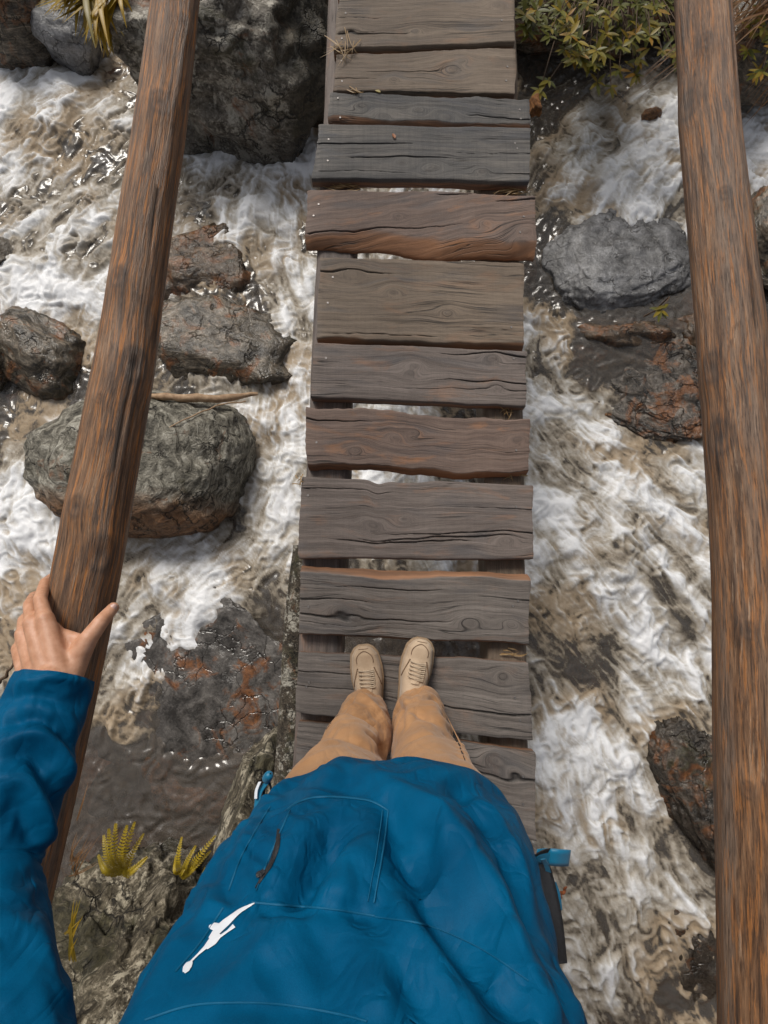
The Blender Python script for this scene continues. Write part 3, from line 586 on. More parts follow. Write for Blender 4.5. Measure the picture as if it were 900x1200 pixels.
NAIL = bpy.data.meshes.new('nail'); bm.to_mesh(NAIL); bm.free(); NAIL.materials.append(simple_mat('nail_steel', (0.10, 0.09, 0.085), (0.32, 0.30, 0.29), 200, 0.45, 0.3, 0.001, Metallic=0.7))
plank(0, (398, -66), (601, -70), (396, -8), (602, -12), 'brown', 'brown board at the far end')
plank(1, (397, -6), (602, -10), (391, 57), (603, 50), 'brown', 'smooth brown board')
plank(2, (394, 62), (604, 55), (391, 106), (603, 110), 'brown', 'brown board with split lower edge', wob=.008)
plank(3, (387, 108), (620, 117), (384, 142), (622, 150), 'dark', 'narrow blackened board', wob=.012, wane=.03)
plank(4, (374, 144), (622, 150), (365, 208), (620, 212), 'dark', 'blackened board scored by cross cuts', wob=.004)
plank(5, (361, 224), (627, 229), (357, 283), (629, 298), 'ruddy', 'ruddy board with an orange waney edge', wane=.055, wob=.009, diag=.18, notch=(('b', .55, .16, -.022),))
plank(6, (375, 303), (614, 306), (371, 399), (613, 408), 'brown', 'wide brown-grey board', wane=.025, wob=.006)
plank(7, (369, 402), (617, 411), (363, 464), (616, 475), 'grey', 'board with long parallel cracks', wob=.005)
plank(8, (358, 477), (621, 493), (360, 549), (620, 556), 'ruddy', 'reddish board with a split knot', wane=.016, wob=.012)
plank(9, (354, 558), (625, 567), (350, 653), (625, 656), 'grey', 'wide grey board with a notched upper edge', wob=.004, notch=(('t', .33, .035, .016), ('t', .45, .10, .012)))
plank(10, (353, 662), (621, 673), (350, 744), (620, 757), 'violet', 'grey board with a rough upper edge', wob=.007, topwane=.030, wane=.006)
plank(11, (349, 764), (620, 777), (347, 834), (623, 869), 'violet', 'grey board under the shoes', wob=.006)
plank(12, (348, 846), (627, 882), (346, 926), (628, 985), 'violet', 'grey board behind the heels', wob=.006)
plank(13, (345, 940), (629, 1000), (343, 1010), (630, 1080), 'grey', 'grey board beneath the jacket')
plank(14, (342, 1018), (631, 1088), (340, 1100), (632, 1160), 'grey', 'grey board near the bank')
PB['edge'] = PB['grey']
for i in range(15, 19):
    y0 = -0.98 - (i - 15) * 0.24
    q = [to_px([(x, y, 0)])[0] for x, y in ((-.27, y0), (.47, y0), (-.27, y0 - .21), (.47, y0 - .21))]
    if y0 > -1.4: plank(i, *q, 'grey', 'grey board near the bank')
# stringers
def log_obj(name, C, rad, mat, nu=260, nv=72, seed=0, lump=0.06, knots=(), raw=False):
    C = np.asarray(C) if raw else resample(C, nu); nu = len(C); T, S, U = frames(C); a = np.linspace(0, 2 * np.pi, nv, endpoint=False)
    s = np.concatenate([[0], np.cumsum(np.linalg.norm(np.diff(C, axis=0), axis=1))])
    r = np.interp(s / s[-1], np.linspace(0, 1, len(rad)), rad)
    A, SS = np.meshgrid(a, s); q = np.stack([SS * 2.2, np.cos(A), np.sin(A)], -1).reshape(-1, 3)
    q2 = np.stack([SS * 1.6, np.cos(A) * 5, np.sin(A) * 5], -1).reshape(-1, 3); q3 = np.stack([SS * 8, np.cos(A) * 16, np.sin(A) * 16], -1).reshape(-1, 3)
    R = r[:, None] * (1 + lump * pn3(q, seed).reshape(A.shape) + lump * .45 * pn3(q2, seed + 1).reshape(A.shape) + lump * .22 * pn3(q3, seed + 2).reshape(A.shape))
    knot = np.zeros_like(A); gvv = np.zeros_like(A); crack = np.zeros_like(A)
    for (ks, ka, kr, kh) in knots:      # position along, angle, radius, height
        da = (A - ka + np.pi) % (2 * np.pi) - np.pi; dx = SS - ks; dy = da * r[:, None]; d2 = (dx / 1.5) ** 2 + dy ** 2
        R += kh * np.exp(-d2 / (2 * (kr * 1.4) ** 2)) - 0.5 * kh * np.exp(-d2 / (2 * (kr * .5) ** 2)); gvv += -1.6 * dy * np.exp(-d2 / (2 * (1.6 * kr) ** 2))
        d = np.sqrt(d2); knot = np.maximum(knot, np.exp(-(d / (.6 * kr)) ** 2) * .9 + .6 * np.exp(-((d - kr) / (.25 * kr)) ** 2))
    rr = np.random.default_rng(seed)
    for k in range(9):
        ca = rr.uniform(0.2, 2.9); s0 = rr.uniform(0, s[-1]); ln = rr.uniform(.25, .9)
        da = ((A - ca - 0.10 * pn2(SS * 2, SS * 0 + k, seed)) + np.pi) % (2 * np.pi) - np.pi; t = np.clip((SS - s0) / ln, 0, 1)
        cw = 0.0022 * np.sin(np.pi * t) ** .5; cr = np.exp(-(da * r[:, None] / (cw + 1e-4)) ** 2) * (np.sin(np.pi * t) > .02)
        crack = np.maximum(crack, cr * .8); R -= 0.004 * cr
    P = C[:, None] + R[..., None] * (np.cos(A)[..., None] * S[:, None] + np.sin(A)[..., None] * U[:, None])
    V = P.reshape(-1, 3); cen = C[nu // 2]
    F = [grid_faces(nu, nv, True), np.arange(nv)[None], ((nu - 1) * nv + np.arange(nv)[::-1])[None]]
    me = mesh_np(name, V - cen, F, True, {'gu': SS + seed, 'gv': gvv, 'ang': A, 'knot': knot, 'crack': crack})
    o = link_mesh(name, me, mat); o.location = cen
    return o
def beam(name, x0, x1, zt, h, mat, yr=(-3.3, 6.0), seed=1, label=None):
    """hewn squared beam along the bridge; x given at y=-0.5 and y=3"""
    nu, C = 220, []
    ysn = np.linspace(*yr, nu); n = 40; a = np.linspace(0, 2 * np.pi, n, endpoint=False)
    cx = np.interp(ysn, [-3.3, -.5, 3.0, 6.0], [np.mean(x0) - .06, np.mean(x0), np.mean(x1), np.mean(x1) + .06]); hw = np.interp(ysn, [-.5, 3], [(x0[1] - x0[0]) / 2, (x1[1] - x1[0]) / 2])
    ca, sa = np.cos(a), np.sin(a); sx = np.sign(ca) * np.abs(ca) ** .35; sz = np.sign(sa) * np.abs(sa) ** .35
    A, YY = np.meshgrid(a, ysn); nz_ = pn3(np.stack([YY * 2.5, np.cos(A) * 2, np.sin(A) * 2], -1).reshape(-1, 3), seed).reshape(A.shape)
    X = cx[:, None] + hw[:, None] * sx[None] * (1 + .10 * nz_); Z = zt - h / 2 + h / 2 * sz[None] * (1 + .04 * nz_) + .0 * YY
    V = np.stack([X, YY, np.minimum(Z, zt)], -1).reshape(-1, 3); cen = np.array([cx.mean(), 1.0, zt - h / 2])
    peri = np.concatenate([[0], np.cumsum(np.hypot(np.diff(sx) * hw.mean(), np.diff(sz) * h / 2))])
    F = [grid_faces(nu, n, True)[:, ::-1], np.arange(n)[None, ::-1], ((nu - 1) * n + np.arange(n))[None]]
    z0 = np.zeros(len(V))
    me = mesh_np(name, V - cen, F, True, {'gu': YY, 'gv': np.tile(peri, (nu, 1)), 'knot': z0, 'crack': z0, 'wane': z0 + .2, 'seed': z0 + seed * 7.7})
    o = link_mesh(name, me, mat); o.location = cen; bchild(o)
    if label: o['label'] = label
    return o
xl0, xl1 = at(342, 880, -.055).x, at(384, 100, -.055).x; xr0, xr1 = at(622, 880, -.055).x, at(610, 100, -.055).x
beam('stringer', (xl0, xl0 + .17), (xl1, xl1 + .16), -0.052, .17, PB['grey'], seed=3, label='hewn bearer on the gripped-rail side')
beam('stringer', (xr0 - .15, xr0), (xr1 - .17, xr1 + .01), -0.052, .17, PB['brown'], seed=4, label='hewn bearer on the ungripped-rail side')
# lichen-crusted log lying along the outside of the left bearer
lm = rock_mat('lichen_bark', (0.03, 0.022, 0.014), (0.085, 0.066, 0.045), (0.20, 0.175, 0.13), 0.55, 0.35, 0.1, -2, 3.0, .3, 0)
C = [at(334, 1010, -.33), at(339, 870, -.3), at(345, 740, -.3), at(354, 640, -.3)]
lg = log_obj('bearer_log', C, [.055, .05, .045, .035], lm, 90, 32, 77, .15); bchild(lg); lg['label'] = 'lichen-crusted log along the bearer'

# ------------------------------------------------------------------ handrails
LOGM = log_mat('peeled_log_warm', 1.0); LOGM2 = log_mat('peeled_log_grey', 0.6)
def handrail(pts, z, widths, mat, seed, label, knots, posts):
    C = [at(x, y, zz) for (x, y), zz in zip(pts, z)]
    A = Vector(C[0]) + (Vector(C[0]) - Vector(C[1])).normalized() * 4.2; A.z = C[0].z + .05
    Bq = Vector(C[-1]) + (Vector(C[-1]) - Vector(C[-2])).normalized() * 1.7; Bq.z = C[-1].z - .05
    h = empty('handrail', (C[3].x, C[3].y, -0.1)); tag(h, label, 'handrail')
    ext0 = [A.lerp(C[0], k / 40) for k in range(40)]; ext1 = [C[-1].lerp(Bq, k / 20) for k in range(1, 21)]
    CC = np.concatenate([np.array(ext0), resample(C, 440), np.array(ext1)])
    s = np.concatenate([[0], np.cumsum(np.linalg.norm(np.diff(CC, axis=0), axis=1))])
    cs_ = [0] + [float(s[np.argmin(np.linalg.norm(CC - np.array(c), axis=1))]) for c in C] + [float(s[-1])]
    rad = np.interp(np.linspace(0, s[-1], 60), cs_, [widths[0] * .95] + widths + [widths[-1]])
    kk = []
    for (px, py, kr, kh) in knots:
        T, S, U = frames(CC); d = np.array(ray(px, py)); o = np.array([0, 0, CAM_H])
        # nearest approach of the view ray's hit to the axis
        best = None
        for i in range(0, len(CC), 2):
            tt = np.dot(CC[i] - o, d) / np.dot(d, d); q = o + d * tt; e = np.dot(q - CC[i], T[i])
            if abs(e) < .012:
                off = q - CC[i]; l = np.dot(off, S[i]); rr = widths[0]; l = np.clip(l, -.95 * rr, .95 * rr)
                toc = -d / np.linalg.norm(d); hgt = math.sqrt(max(rr * rr - l * l, 0)); nrm = S[i] * l + (toc - T[i] * np.dot(toc, T[i])) * hgt
                best = (s[i], math.atan2(np.dot(nrm, U[i]), np.dot(nrm, S[i])) % (2 * math.pi), kr, kh)
        if best: kk.append(best)
    lg = log_obj('log', CC, list(rad), mat, 0, 84, seed, .055, kk, True); lg.parent = h; lg.location = Vector(lg.location) - h.location
    for i in posts:
        i = int(i * (len(CC) - 1)); b = CC[i] - np.array([0, 0, .03]); g = np.array([b[0] + .06, b[1], -1.0])
        p = log_obj('post', [g, (g + b) / 2 + np.array([.01, 0, 0]), b], [.075, .07, .065], mat, 60, 40, seed + 3, .06) if False else None
        nC = np.linspace(g, b, 40); V, F = tube(nC, np.linspace(.075, .065, 40), 24, (0, 1, 0))
        s0 = np.repeat(np.linspace(0, 2, 40), 24); an = np.tile(np.linspace(0, 2 * np.pi, 24, endpoint=False), 40); z0 = s0 * 0
        me = mesh_np('post', V - g, F, True, {'gu': s0 + seed, 'gv': z0, 'ang': an, 'knot': z0, 'crack': z0}); p = link_mesh('post', me, mat); p.parent = h; p.location = Vector(g) - h.location
    return h
handrail([(206, 0), (190, 130), (172, 250), (150, 400), (129, 520), (107, 640), (89, 740), (68, 850), (45, 960), (15, 1090)], [.94, .94, .94, .94, .94, .94, .935, .92, .90, .87],
         [.0475, .048, .050, .052, .053, .0535, .053, .051, .049, .049], LOGM, 21, 'dark orange-brown log handrail gripped by the hand',
         [(182, 133, .016, .011), (158, 433, .020, .012), (94, 592, .012, .009), (121, 646, .019, .012), (140, 335, .013, .006), (118, 470, .006, .004), (212, 40, .012, .006)], (0.012, 0.988))
handrail([(823, 0), (831, 130), (840, 230), (856, 400), (867, 520), (878, 680), (884, 850), (890, 1000), (896, 1200)], [.85, .85, .86, .86, .86, .86, .86, .86, .86],
         [.058, .059, .060, .062, .062, .063, .064, .065, .066], LOGM2, 22, 'thick grey-brown log handrail with pale flakes, the ungripped one',
         [(833, 64, .012, .011), (800, 140, .022, .006), (824, 440, .020, .007), (832, 520, .022, .007), (855, 238, .010, .006), (870, 905, .009, .006), (876, 735, .010, .004)], (0.012, 0.988))

# ------------------------------------------------------------------ person
person = None
def caps(p0, p1, r0, r1, seg=18):
    p0, p1 = np.array(p0, float), np.array(p1, float); d = p1 - p0; L = np.linalg.norm(d); t = d / max(L, 1e-6)
    ref = np.array([0, 0, 1.]) if abs(t[2]) < .9 else np.array([1., 0, 0]); s = np.cross(t, ref); s /= np.linalg.norm(s); u = np.cross(s, t)
    a = np.linspace(0, 2 * np.pi, seg, endpoint=False); rings = []
    for th in np.linspace(-np.pi / 2 + .15, 0, 6): rings.append((p0 + t * r0 * math.sin(th), r0 * math.cos(th)))
    for th in np.linspace(0, np.pi / 2 - .15, 6): rings.append((p1 + t * r1 * math.sin(th), r1 * math.cos(th)))
    V = np.concatenate([c + r * (np.cos(a)[:, None] * s + np.sin(a)[:, None] * u) for c, r in rings]); n = len(rings)
    return V, [grid_faces(n, seg, True), np.arange(seg)[None], ((n - 1) * seg + np.arange(seg)[::-1])[None]]
def A3(px, py, z): return np.array(at(px, py, z))
skin = Mat('skin'); o_ = skin.pos(); n1 = skin.noise(o_, 60, 4, .6); n2 = skin.noise(o_, 420, 3, .6); n3 = skin.vor(o_, 500, 'DISTANCE_TO_EDGE')
skin.bsdf(skin.ramp(n1, [(.3, (0.40, 0.19, 0.105)), (.55, (0.50, 0.265, 0.165)), (.75, (0.56, 0.32, 0.22))]), .5, skin.bump(skin.math('ADD', n2, skin.math('MULTIPLY', n1, 1.2)), .25, .0015), **{'Subsurface Weight': .12, 'Subsurface Radius': (.012, .005, .003), 'Subsurface Scale': .6})
it = []
def chain(pts, rs):
    for (a, b), (r0, r1) in zip(zip(pts[:-1], pts[1:]), zip(rs[:-1], rs[1:])): it.append(caps(a, b, r0, r1))
# left hand on the rail
W_ = A3(57, 806, 1.045); EL = np.array([-.50, -.345, 1.16]); SH = np.array([-.305, -.47, 1.36])
mcp = {'i': A3(53, 725, 1.028), 'm': A3(38, 730, 1.022), 'r': A3(28, 743, 1.004), 'p': A3(23, 760, .982)}
chain([mcp['i'], A3(47, 702, 1.012), A3(53, 683, .962), A3(62, 676, .915)], [.0115, .0102, .0092, .0082])
chain([mcp['m'], A3(35, 709, .992), A3(40, 699, .94), A3(52, 697, .90)], [.0115, .0102, .0092, .0082])
chain([mcp['r'], A3(28, 727, .968), A3(36, 718, .92), A3(49, 716, .885)], [.0110, .0098, .0088, .008])
chain([mcp['p'], A3(25, 749, .948), A3(34, 741, .905), A3(46, 738, .88)], [.0098, .0088, .008, .0072])
for k, r in (('i', .0135), ('m', .014), ('r', .0135), ('p', .0125)):
    w0 = {'i': A3(72, 795, 1.042), 'm': A3(60, 797, 1.045), 'r': A3(48, 799, 1.040), 'p': A3(38, 800, 1.030)}[k]
    it.append(caps(w0, mcp[k], .0185, r))
chain([A3(80, 796, 1.032), A3(90, 772, 1.022), A3(104, 748, 1.022), A3(119, 728, 1.008), A3(133, 712, .985)], [.020, .0185, .0140, .0118, .0092])
it.append(caps(A3(88, 766, 1.016), A3(62, 736, 1.016), .013, .011)); it.append(caps(A3(98, 752, 1.016), A3(76, 744, 1.012), .0105, .0095)); it.append(caps(A3(80, 782, 1.02), A3(55, 760, 1.02), .018, .016)); it.append(caps(A3(66, 775, 1.02), A3(40, 765, 1.01), .018, .014))
chain([A3(60, 797, 1.045), W_ + .35 * (EL - W_), EL, SH], [.026, .030, .036, .045])
it.append(caps(A3(74, 800, 1.04), A3(48, 802, 1.04), .021, .021))
for k_, dz in (('i', .005), ('m', .006), ('r', .006), ('p', .005)): it.append(caps(mcp[k_] + np.array([0, 0, dz]), mcp[k_] + np.array([0, -.004, dz]), .0095, .0085))
# trunk, neck, head
NK = np.array([-.045, -.47, 1.49]); HD = np.array([-.045, -.445, 1.66])
for dx, r in ((-.11, .075), (0, .085), (.11, .075)):
    chain([np.array([.02 + dx, -.47, .86]), np.array([0 + dx, -.50, 1.05]), np.array([-.03 + dx, -.52, 1.28]), np.array([-.04 + dx * .9, -.52, 1.35])], [r, r * .92, r, r * .8])
chain([NK - np.array([0, 0, .08]), NK + np.array([0, .01, .06])], [.058, .055])
chain([HD + np.array([0, -.02, .03]), HD + np.array([0, -.02, .05])], [.092, .09]); chain([HD + np.array([0, .015, -.02]), HD + np.array([0, .035, -.075])], [.075, .045])
chain([HD + np.array([0, .085, .01]), HD + np.array([0, .108, -.032])], [.010, .014])
for sx in (-1, 1):
    chain([HD + np.array([sx * .082, -.01, .0]), HD + np.array([sx * .088, -.02, -.035])], [.014, .010])
    chain([HD + np.array([sx * .018, .088, -.062]), HD + np.array([0, .094, -.062])], [.008, .009])
# right arm, raised with the camera
SR = np.array([.165, -.52, 1.36]); ER = np.array([.34, -.56, 1.40]); WR = np.array([.20, -.27, 1.70])
chain([SR, ER, WR], [.05, .043, .027]); PR = WR + np.array([-.02, .06, .075]); it.append(caps(WR, PR, .027, .03)); it.append(caps(WR + np.array([-.02, 0, 0]), PR + np.array([-.025, 0, 0]), .024, .02))
for k in range(4):
    b = PR + np.array([-.035 + .022 * k, .0, .02]); chain([b, b + np.array([-.006, .045, .035]), b + np.array([-.02, .07, .02])], [.0105, .0095, .008])
chain([WR + np.array([-.035, .01, .02]), WR + np.array([-.07, .05, .05]), WR + np.array([-.08, .085, .075])], [.016, .012, .009])
# legs
LEGL = [np.array(p) for p in ((-.104, -.46, .92), (-.102, -.440, .75), (-.090, -.42, .5), (-.068, -.405, .25), (-.068, -.395, .10))]
LEGR = [np.array(p) for p in ((.120, -.46, .92), (.120, -.440, .75), (.106, -.42, .5), (.108, -.400, .25), (.110, -.390, .10))]
chain(LEGL, [.085, .078, .055, .048, .035]); chain(LEGR, [.085, .075, .055, .048, .035])
SHOE = [(A3(425.5, 757, .035), np.array([-.10, 1.0, 0])), (A3(495, 749, .035), np.array([.19, 1.0, 0]))]
for (tp, dr), lg in zip(SHOE, (LEGL, LEGR)):
    dr = dr / np.linalg.norm(dr); it.append(caps(lg[-1], tp - dr * .22 + np.array([0, 0, .02]), .035, .035)); it.append(caps(tp - dr * .24 + np.array([0, 0, .02]), tp - dr * .06 + np.array([0, 0, .01]), .030, .022))
bme = tubes_mesh('body', it); tmp = bpy.data.objects.new('body_union', bme); COL.objects.link(tmp)
rm = tmp.modifiers.new('r', 'REMESH'); rm.mode = 'VOXEL'; rm.voxel_size = .0028; rm.use_smooth_shade = True
sm = tmp.modifiers.new('s', 'SMOOTH'); sm.factor = .5; sm.iterations = 4
dg = bpy.context.evaluated_depsgraph_get(); bme2 = bpy.data.meshes.new_from_object(tmp.evaluated_get(dg)); bpy.data.objects.remove(tmp)
bme2.name = 'person'; bme2.materials.clear(); bme2.materials.append(skin.m); bme2.polygons.foreach_set('use_smooth', np.ones(len(bme2.polygons), bool))
person = link_mesh('person', bme2); tag(person, 'person in blue jacket and tan trousers standing on the planks, holding the rail', 'person')

def cloth_mat(name, c0, c1, rough=.55, sheen=.2, weave=900, spec=.4, crease=0.0):
    m = Mat(name); p = m.pos(); n = m.noise(p, 9, 4, .6); f = m.noise(p, weave, 2, .6); md = m.noise(p, 70, 4, .65)
    c = m.ramp(m.math('ADD', m.math('MULTIPLY', n, .7), m.math('MULTIPLY', f, .3)), [(.35, c0), (.65, c1)])
    nb = m.bump(m.math('ADD', m.math('MULTIPLY', f, .4), m.math('MULTIPLY', md, .6)), .3, .0016)
    if crease > 0:      # sharp little creases left by wear
        def rg(v, sc_): return m.math('ABSOLUTE', m.math('SUBTRACT', m.noise(v, sc_, 2, .5, .7), .5))
        h1 = rg(m.map(p, (1, 1, .45), (.3, .9, .6)), 13); h2 = rg(m.map(p, (1, .5, 1), (.2, -.7, .3)), 22); gt = m.ramp(m.noise(p, 5, 2), [(.42, 0.), (.6, 1.)])
        hh = m.math('ADD', m.math('MINIMUM', h1, .12), m.math('MULTIPLY', m.math('MINIMUM', h2, .10), gt)); nb = m.bump(hh, 1.0, .03 * crease, nb)
    m.bsdf(c, rough, nb, **{'Sheen Weight': sheen, 'Specular IOR Level': spec}); return m.m
JM = cloth_mat('blue_nylon', (0.000, 0.050, 0.120), (0.000, 0.085, 0.190), .54, .0, 900, .07, .42)
JM2 = cloth_mat('light_blue_stitching', (0.002, 0.075, 0.155), (0.006, 0.105, 0.21), .6, .0, 900, .2)
PM = cloth_mat('tan_canvas', (0.30, 0.155, 0.068), (0.41, 0.228, 0.112), .75, .15, 1100, .25, .4)
BLK = simple_mat('black_webbing', (0.006, 0.007, 0.009), (0.02, 0.02, 0.024), 300, .6, .3, .001)
WHT = simple_mat('white_print', (0.62, 0.66, 0.72), (0.72, 0.75, 0.80), 60, .5, .1, .001)
TEAL = cloth_mat('teal_strap', (0.0, 0.10, 0.20), (0.005, 0.16, 0.29), .45, .1)
CAMO = Vector((0, 0, CAM_H))
def bvh_of(V, F): return BVHTree.FromPolygons([tuple(v) for v in V], [tuple(f) for f in F])
def cast(bvh, pts):
    out = []
    for px, py in pts:
        h = bvh.ray_cast(CAMO, ray(px, py).normalized())
        if h[0] is not None: out.append(h[0])
    return out
def px_line(pts, n):
    q = resample([(x, y, 0) for x, y in pts], n); return [(a[0], a[1]) for a in q]
def grid_normals(P, wrap=True):
    du = np.gradient(P, axis=0); 
    dv = (np.roll(P, -1, 1) - np.roll(P, 1, 1)) if wrap else np.gradient(P, axis=1)
    N = np.cross(du, dv); N /= np.linalg.norm(N, axis=2)[..., None] + 1e-9; return N
def folds(P, N, bvh, lst, relax=2):
    """each fold: pixel polyline as seen on the photograph, depth (m), half width (m) -> real displacement of the cloth"""
    V = P.reshape(-1, 3); d = np.zeros(len(V))
    for pts, a, wd in lst:
        H = cast(bvh, px_line(pts, 26))
        if len(H) < 3: continue
        H = np.array([h[:] for h in H]); lo, hi = H.min(0) - 4 * wd, H.max(0) + 4 * wd
        k = np.where(np.all((V > lo) & (V < hi), axis=1))[0]
        if not len(k): continue
        H = resample(H, 60); D2 = ((V[k][:, None] - H[None]) ** 2).sum(2); j = D2.argmin(1); dd = np.sqrt(D2[np.arange(len(k)), j]); t = j / 59.0
        d[k] += (1.7 * a * np.exp(-(dd / wd) ** 2) if a > 0 else 1.35 * np.maximum(a, -.026) * np.exp(-(dd / (wd * 1.05)) ** 1.4)) * np.sqrt(np.clip(np.minimum(t, 1 - t) * 5, 0, 1) * .85 + .15)
    P = P + N * d.reshape(P.shape[:2])[..., None]
    for _ in range(relax):       # relax pinched cloth
        Q = P.copy(); Q[1:-1] = P[1:-1] * .5 + (P[2:] + P[:-2]) * .25; P = Q * .5 + (np.roll(Q, 1, 1) + np.roll(Q, -1, 1)) * .25
    return P
def loft_mesh(name, P, mat, parent, wrap=True, flip=False, attrs=None, thick=None):
    nu, nv = P.shape[:2]; F = grid_faces(nu, nv, wrap)
    if flip: F = F[:, ::-1]
    me = mesh_np(name, P.reshape(-1, 3), F); o = link_mesh(name, me, mat, parent)
    if thick: md = o.modifiers.new('cloth', 'SOLIDIFY'); md.thickness = thick; md.offset = -1
    return o
def ribbon(name, bvh, pts, wpx, mat, parent, n=40, off=.0015, thick=0.0012, m=5):
    """a strip sewn or printed on a surface"""
    q = np.array(px_line(pts, n)); T = np.gradient(q, axis=0); T /= np.linalg.norm(T, axis=1)[:, None] + 1e-9; S = np.stack([-T[:, 1], T[:, 0]], 1)
    wv = np.interp(np.linspace(0, 1, n), np.linspace(0, 1, len(wpx)), wpx) if hasattr(wpx, '__len__') else np.full(n, wpx)
    P = np.zeros((n, m, 3)); ok = True; last = None
    for i in range(n):
        for j in range(m):
            e = q[i] + S[i] * wv[i] * (j / (m - 1) - .5); h = bvh.ray_cast(CAMO, ray(*e).normalized())
            if h[0] is None:
                if last is None: return None
                P[i, j] = last
            else:
                nn = h[1] if h[1].dot(CAMO - h[0]) > 0 else -h[1]; last = np.array(h[0] + nn * (off + thick * (1 - (2 * j / (m - 1) - 1) ** 2))); P[i, j] = last
    return P, grid_faces(n, m)
def ribbons(name, bvh, specs, mat, parent, **kw):
    Vs, Fs, o = [], [], 0
    for pts, wpx in specs:
        r = ribbon(name, bvh, pts, wpx, mat, parent, **kw)
        if r is None: continue
        P, F = r; Vs.append(P.reshape(-1, 3)); Fs.append(F + o); o += len(Vs[-1])
    if not Vs: return None
    return link_mesh(name, mesh_np(name, np.concatenate(Vs), Fs), mat, parent)

# trousers
def leg(C, rx, ry, seed, folds_l):
    nu, nv = 170, 110; Cc = resample(C, nu); t = np.linspace(0, 1, nu); k = np.linspace(0, 1, len(rx)); RX = np.interp(t, k, rx); RY = np.interp(t, k, ry)
    a = np.linspace(0, 2 * np.pi, nv, endpoint=False)
    P = Cc[:, None] + np.stack([RX[:, None] * np.cos(a), RY[:, None] * np.sin(a), np.zeros((nu, nv))], -1)
    N = grid_normals(P); out = np.sign((N * (P - Cc[:, None])).sum(2).mean()); N *= out
    z = P[..., 2]; A = np.tile(a, (nu, 1))
    q = np.stack([z * 5, np.cos(A) * 1.1, np.sin(A) * 1.1], -1).reshape(-1, 3); q2 = np.stack([z * 15 + 1.2 * np.cos(A), np.cos(A) * 1.6, np.sin(A) * 1.6], -1).reshape(-1, 3)
    low = np.exp(-((z - .18) / .14) ** 2)
    h = .016 * pn3(q, seed).reshape(A.shape) + (.010 + .024 * low) * (0.35 - np.abs(pn3(q2, seed + 2)).reshape(A.shape)) + .002 * pn3(q2 * 3, seed + 4).reshape(A.shape)
    P = P + N * h[..., None]
    b = bvh_of(P.reshape(-1, 3), grid_faces(nu, nv, True)); N = grid_normals(P) * out
    return folds(P, N, b, folds_l)
trs = empty('trousers'); trs.parent = person
PL = leg(LEGL[:4] + [np.array([-.068, -.398, .075])], [.130, .114, .088, .082, .080], [.13, .12, .105, .098, .094], 5, [([(392, 828), (425, 840), (448, 862)], -.012, .012), ([(420, 815), (440, 835), (452, 850)], .012, .014), ([(380, 860), (410, 866), (450, 884)], -.010, .014), ([(430, 860), (455, 880)], -.012, .012)])
PR_ = leg(LEGR[:4] + [np.array([.110, -.390, .075])], [.122, .100, .082, .080, .080], [.13, .115, .10, .095, .092], 9, [([(470, 828), (490, 838), (520, 850)], -.010, .012), ([(478, 870), (500, 860), (525, 862)], -.008, .012), ([(470, 815), (480, 832), (478, 850)], .010, .012), ([(515, 840), (535, 870), (548, 900)], .010, .010)])
for P_, n_ in ((PL, 'left_leg'), (PR_, 'right_leg')):
    lo = loft_mesh('trouser_leg', P_, PM, trs, thick=.0025)
    b = bvh_of(P_.reshape(-1, 3), grid_faces(170, 110, True))
    if n_ == 'left_leg':
        ribbons('pocket_opening', b, [([(398, 838), (390, 845), (383, 856)], [1, 5, 1]), ([(383, 846), (376, 856)], [1, 3, 1])], BLK, lo)
        ribbons('seam', b, [([(400, 826), (385, 848), (360, 885)], 1.6)], PM, lo)
    else:
        ribbons('pocket_opening', b, [([(529, 858), (537, 872), (545, 893)], [1, 4, 2])], BLK, lo)
        ribbons('seam', b, [([(512, 818), (530, 850), (553, 905)], 1.6)], PM, lo)

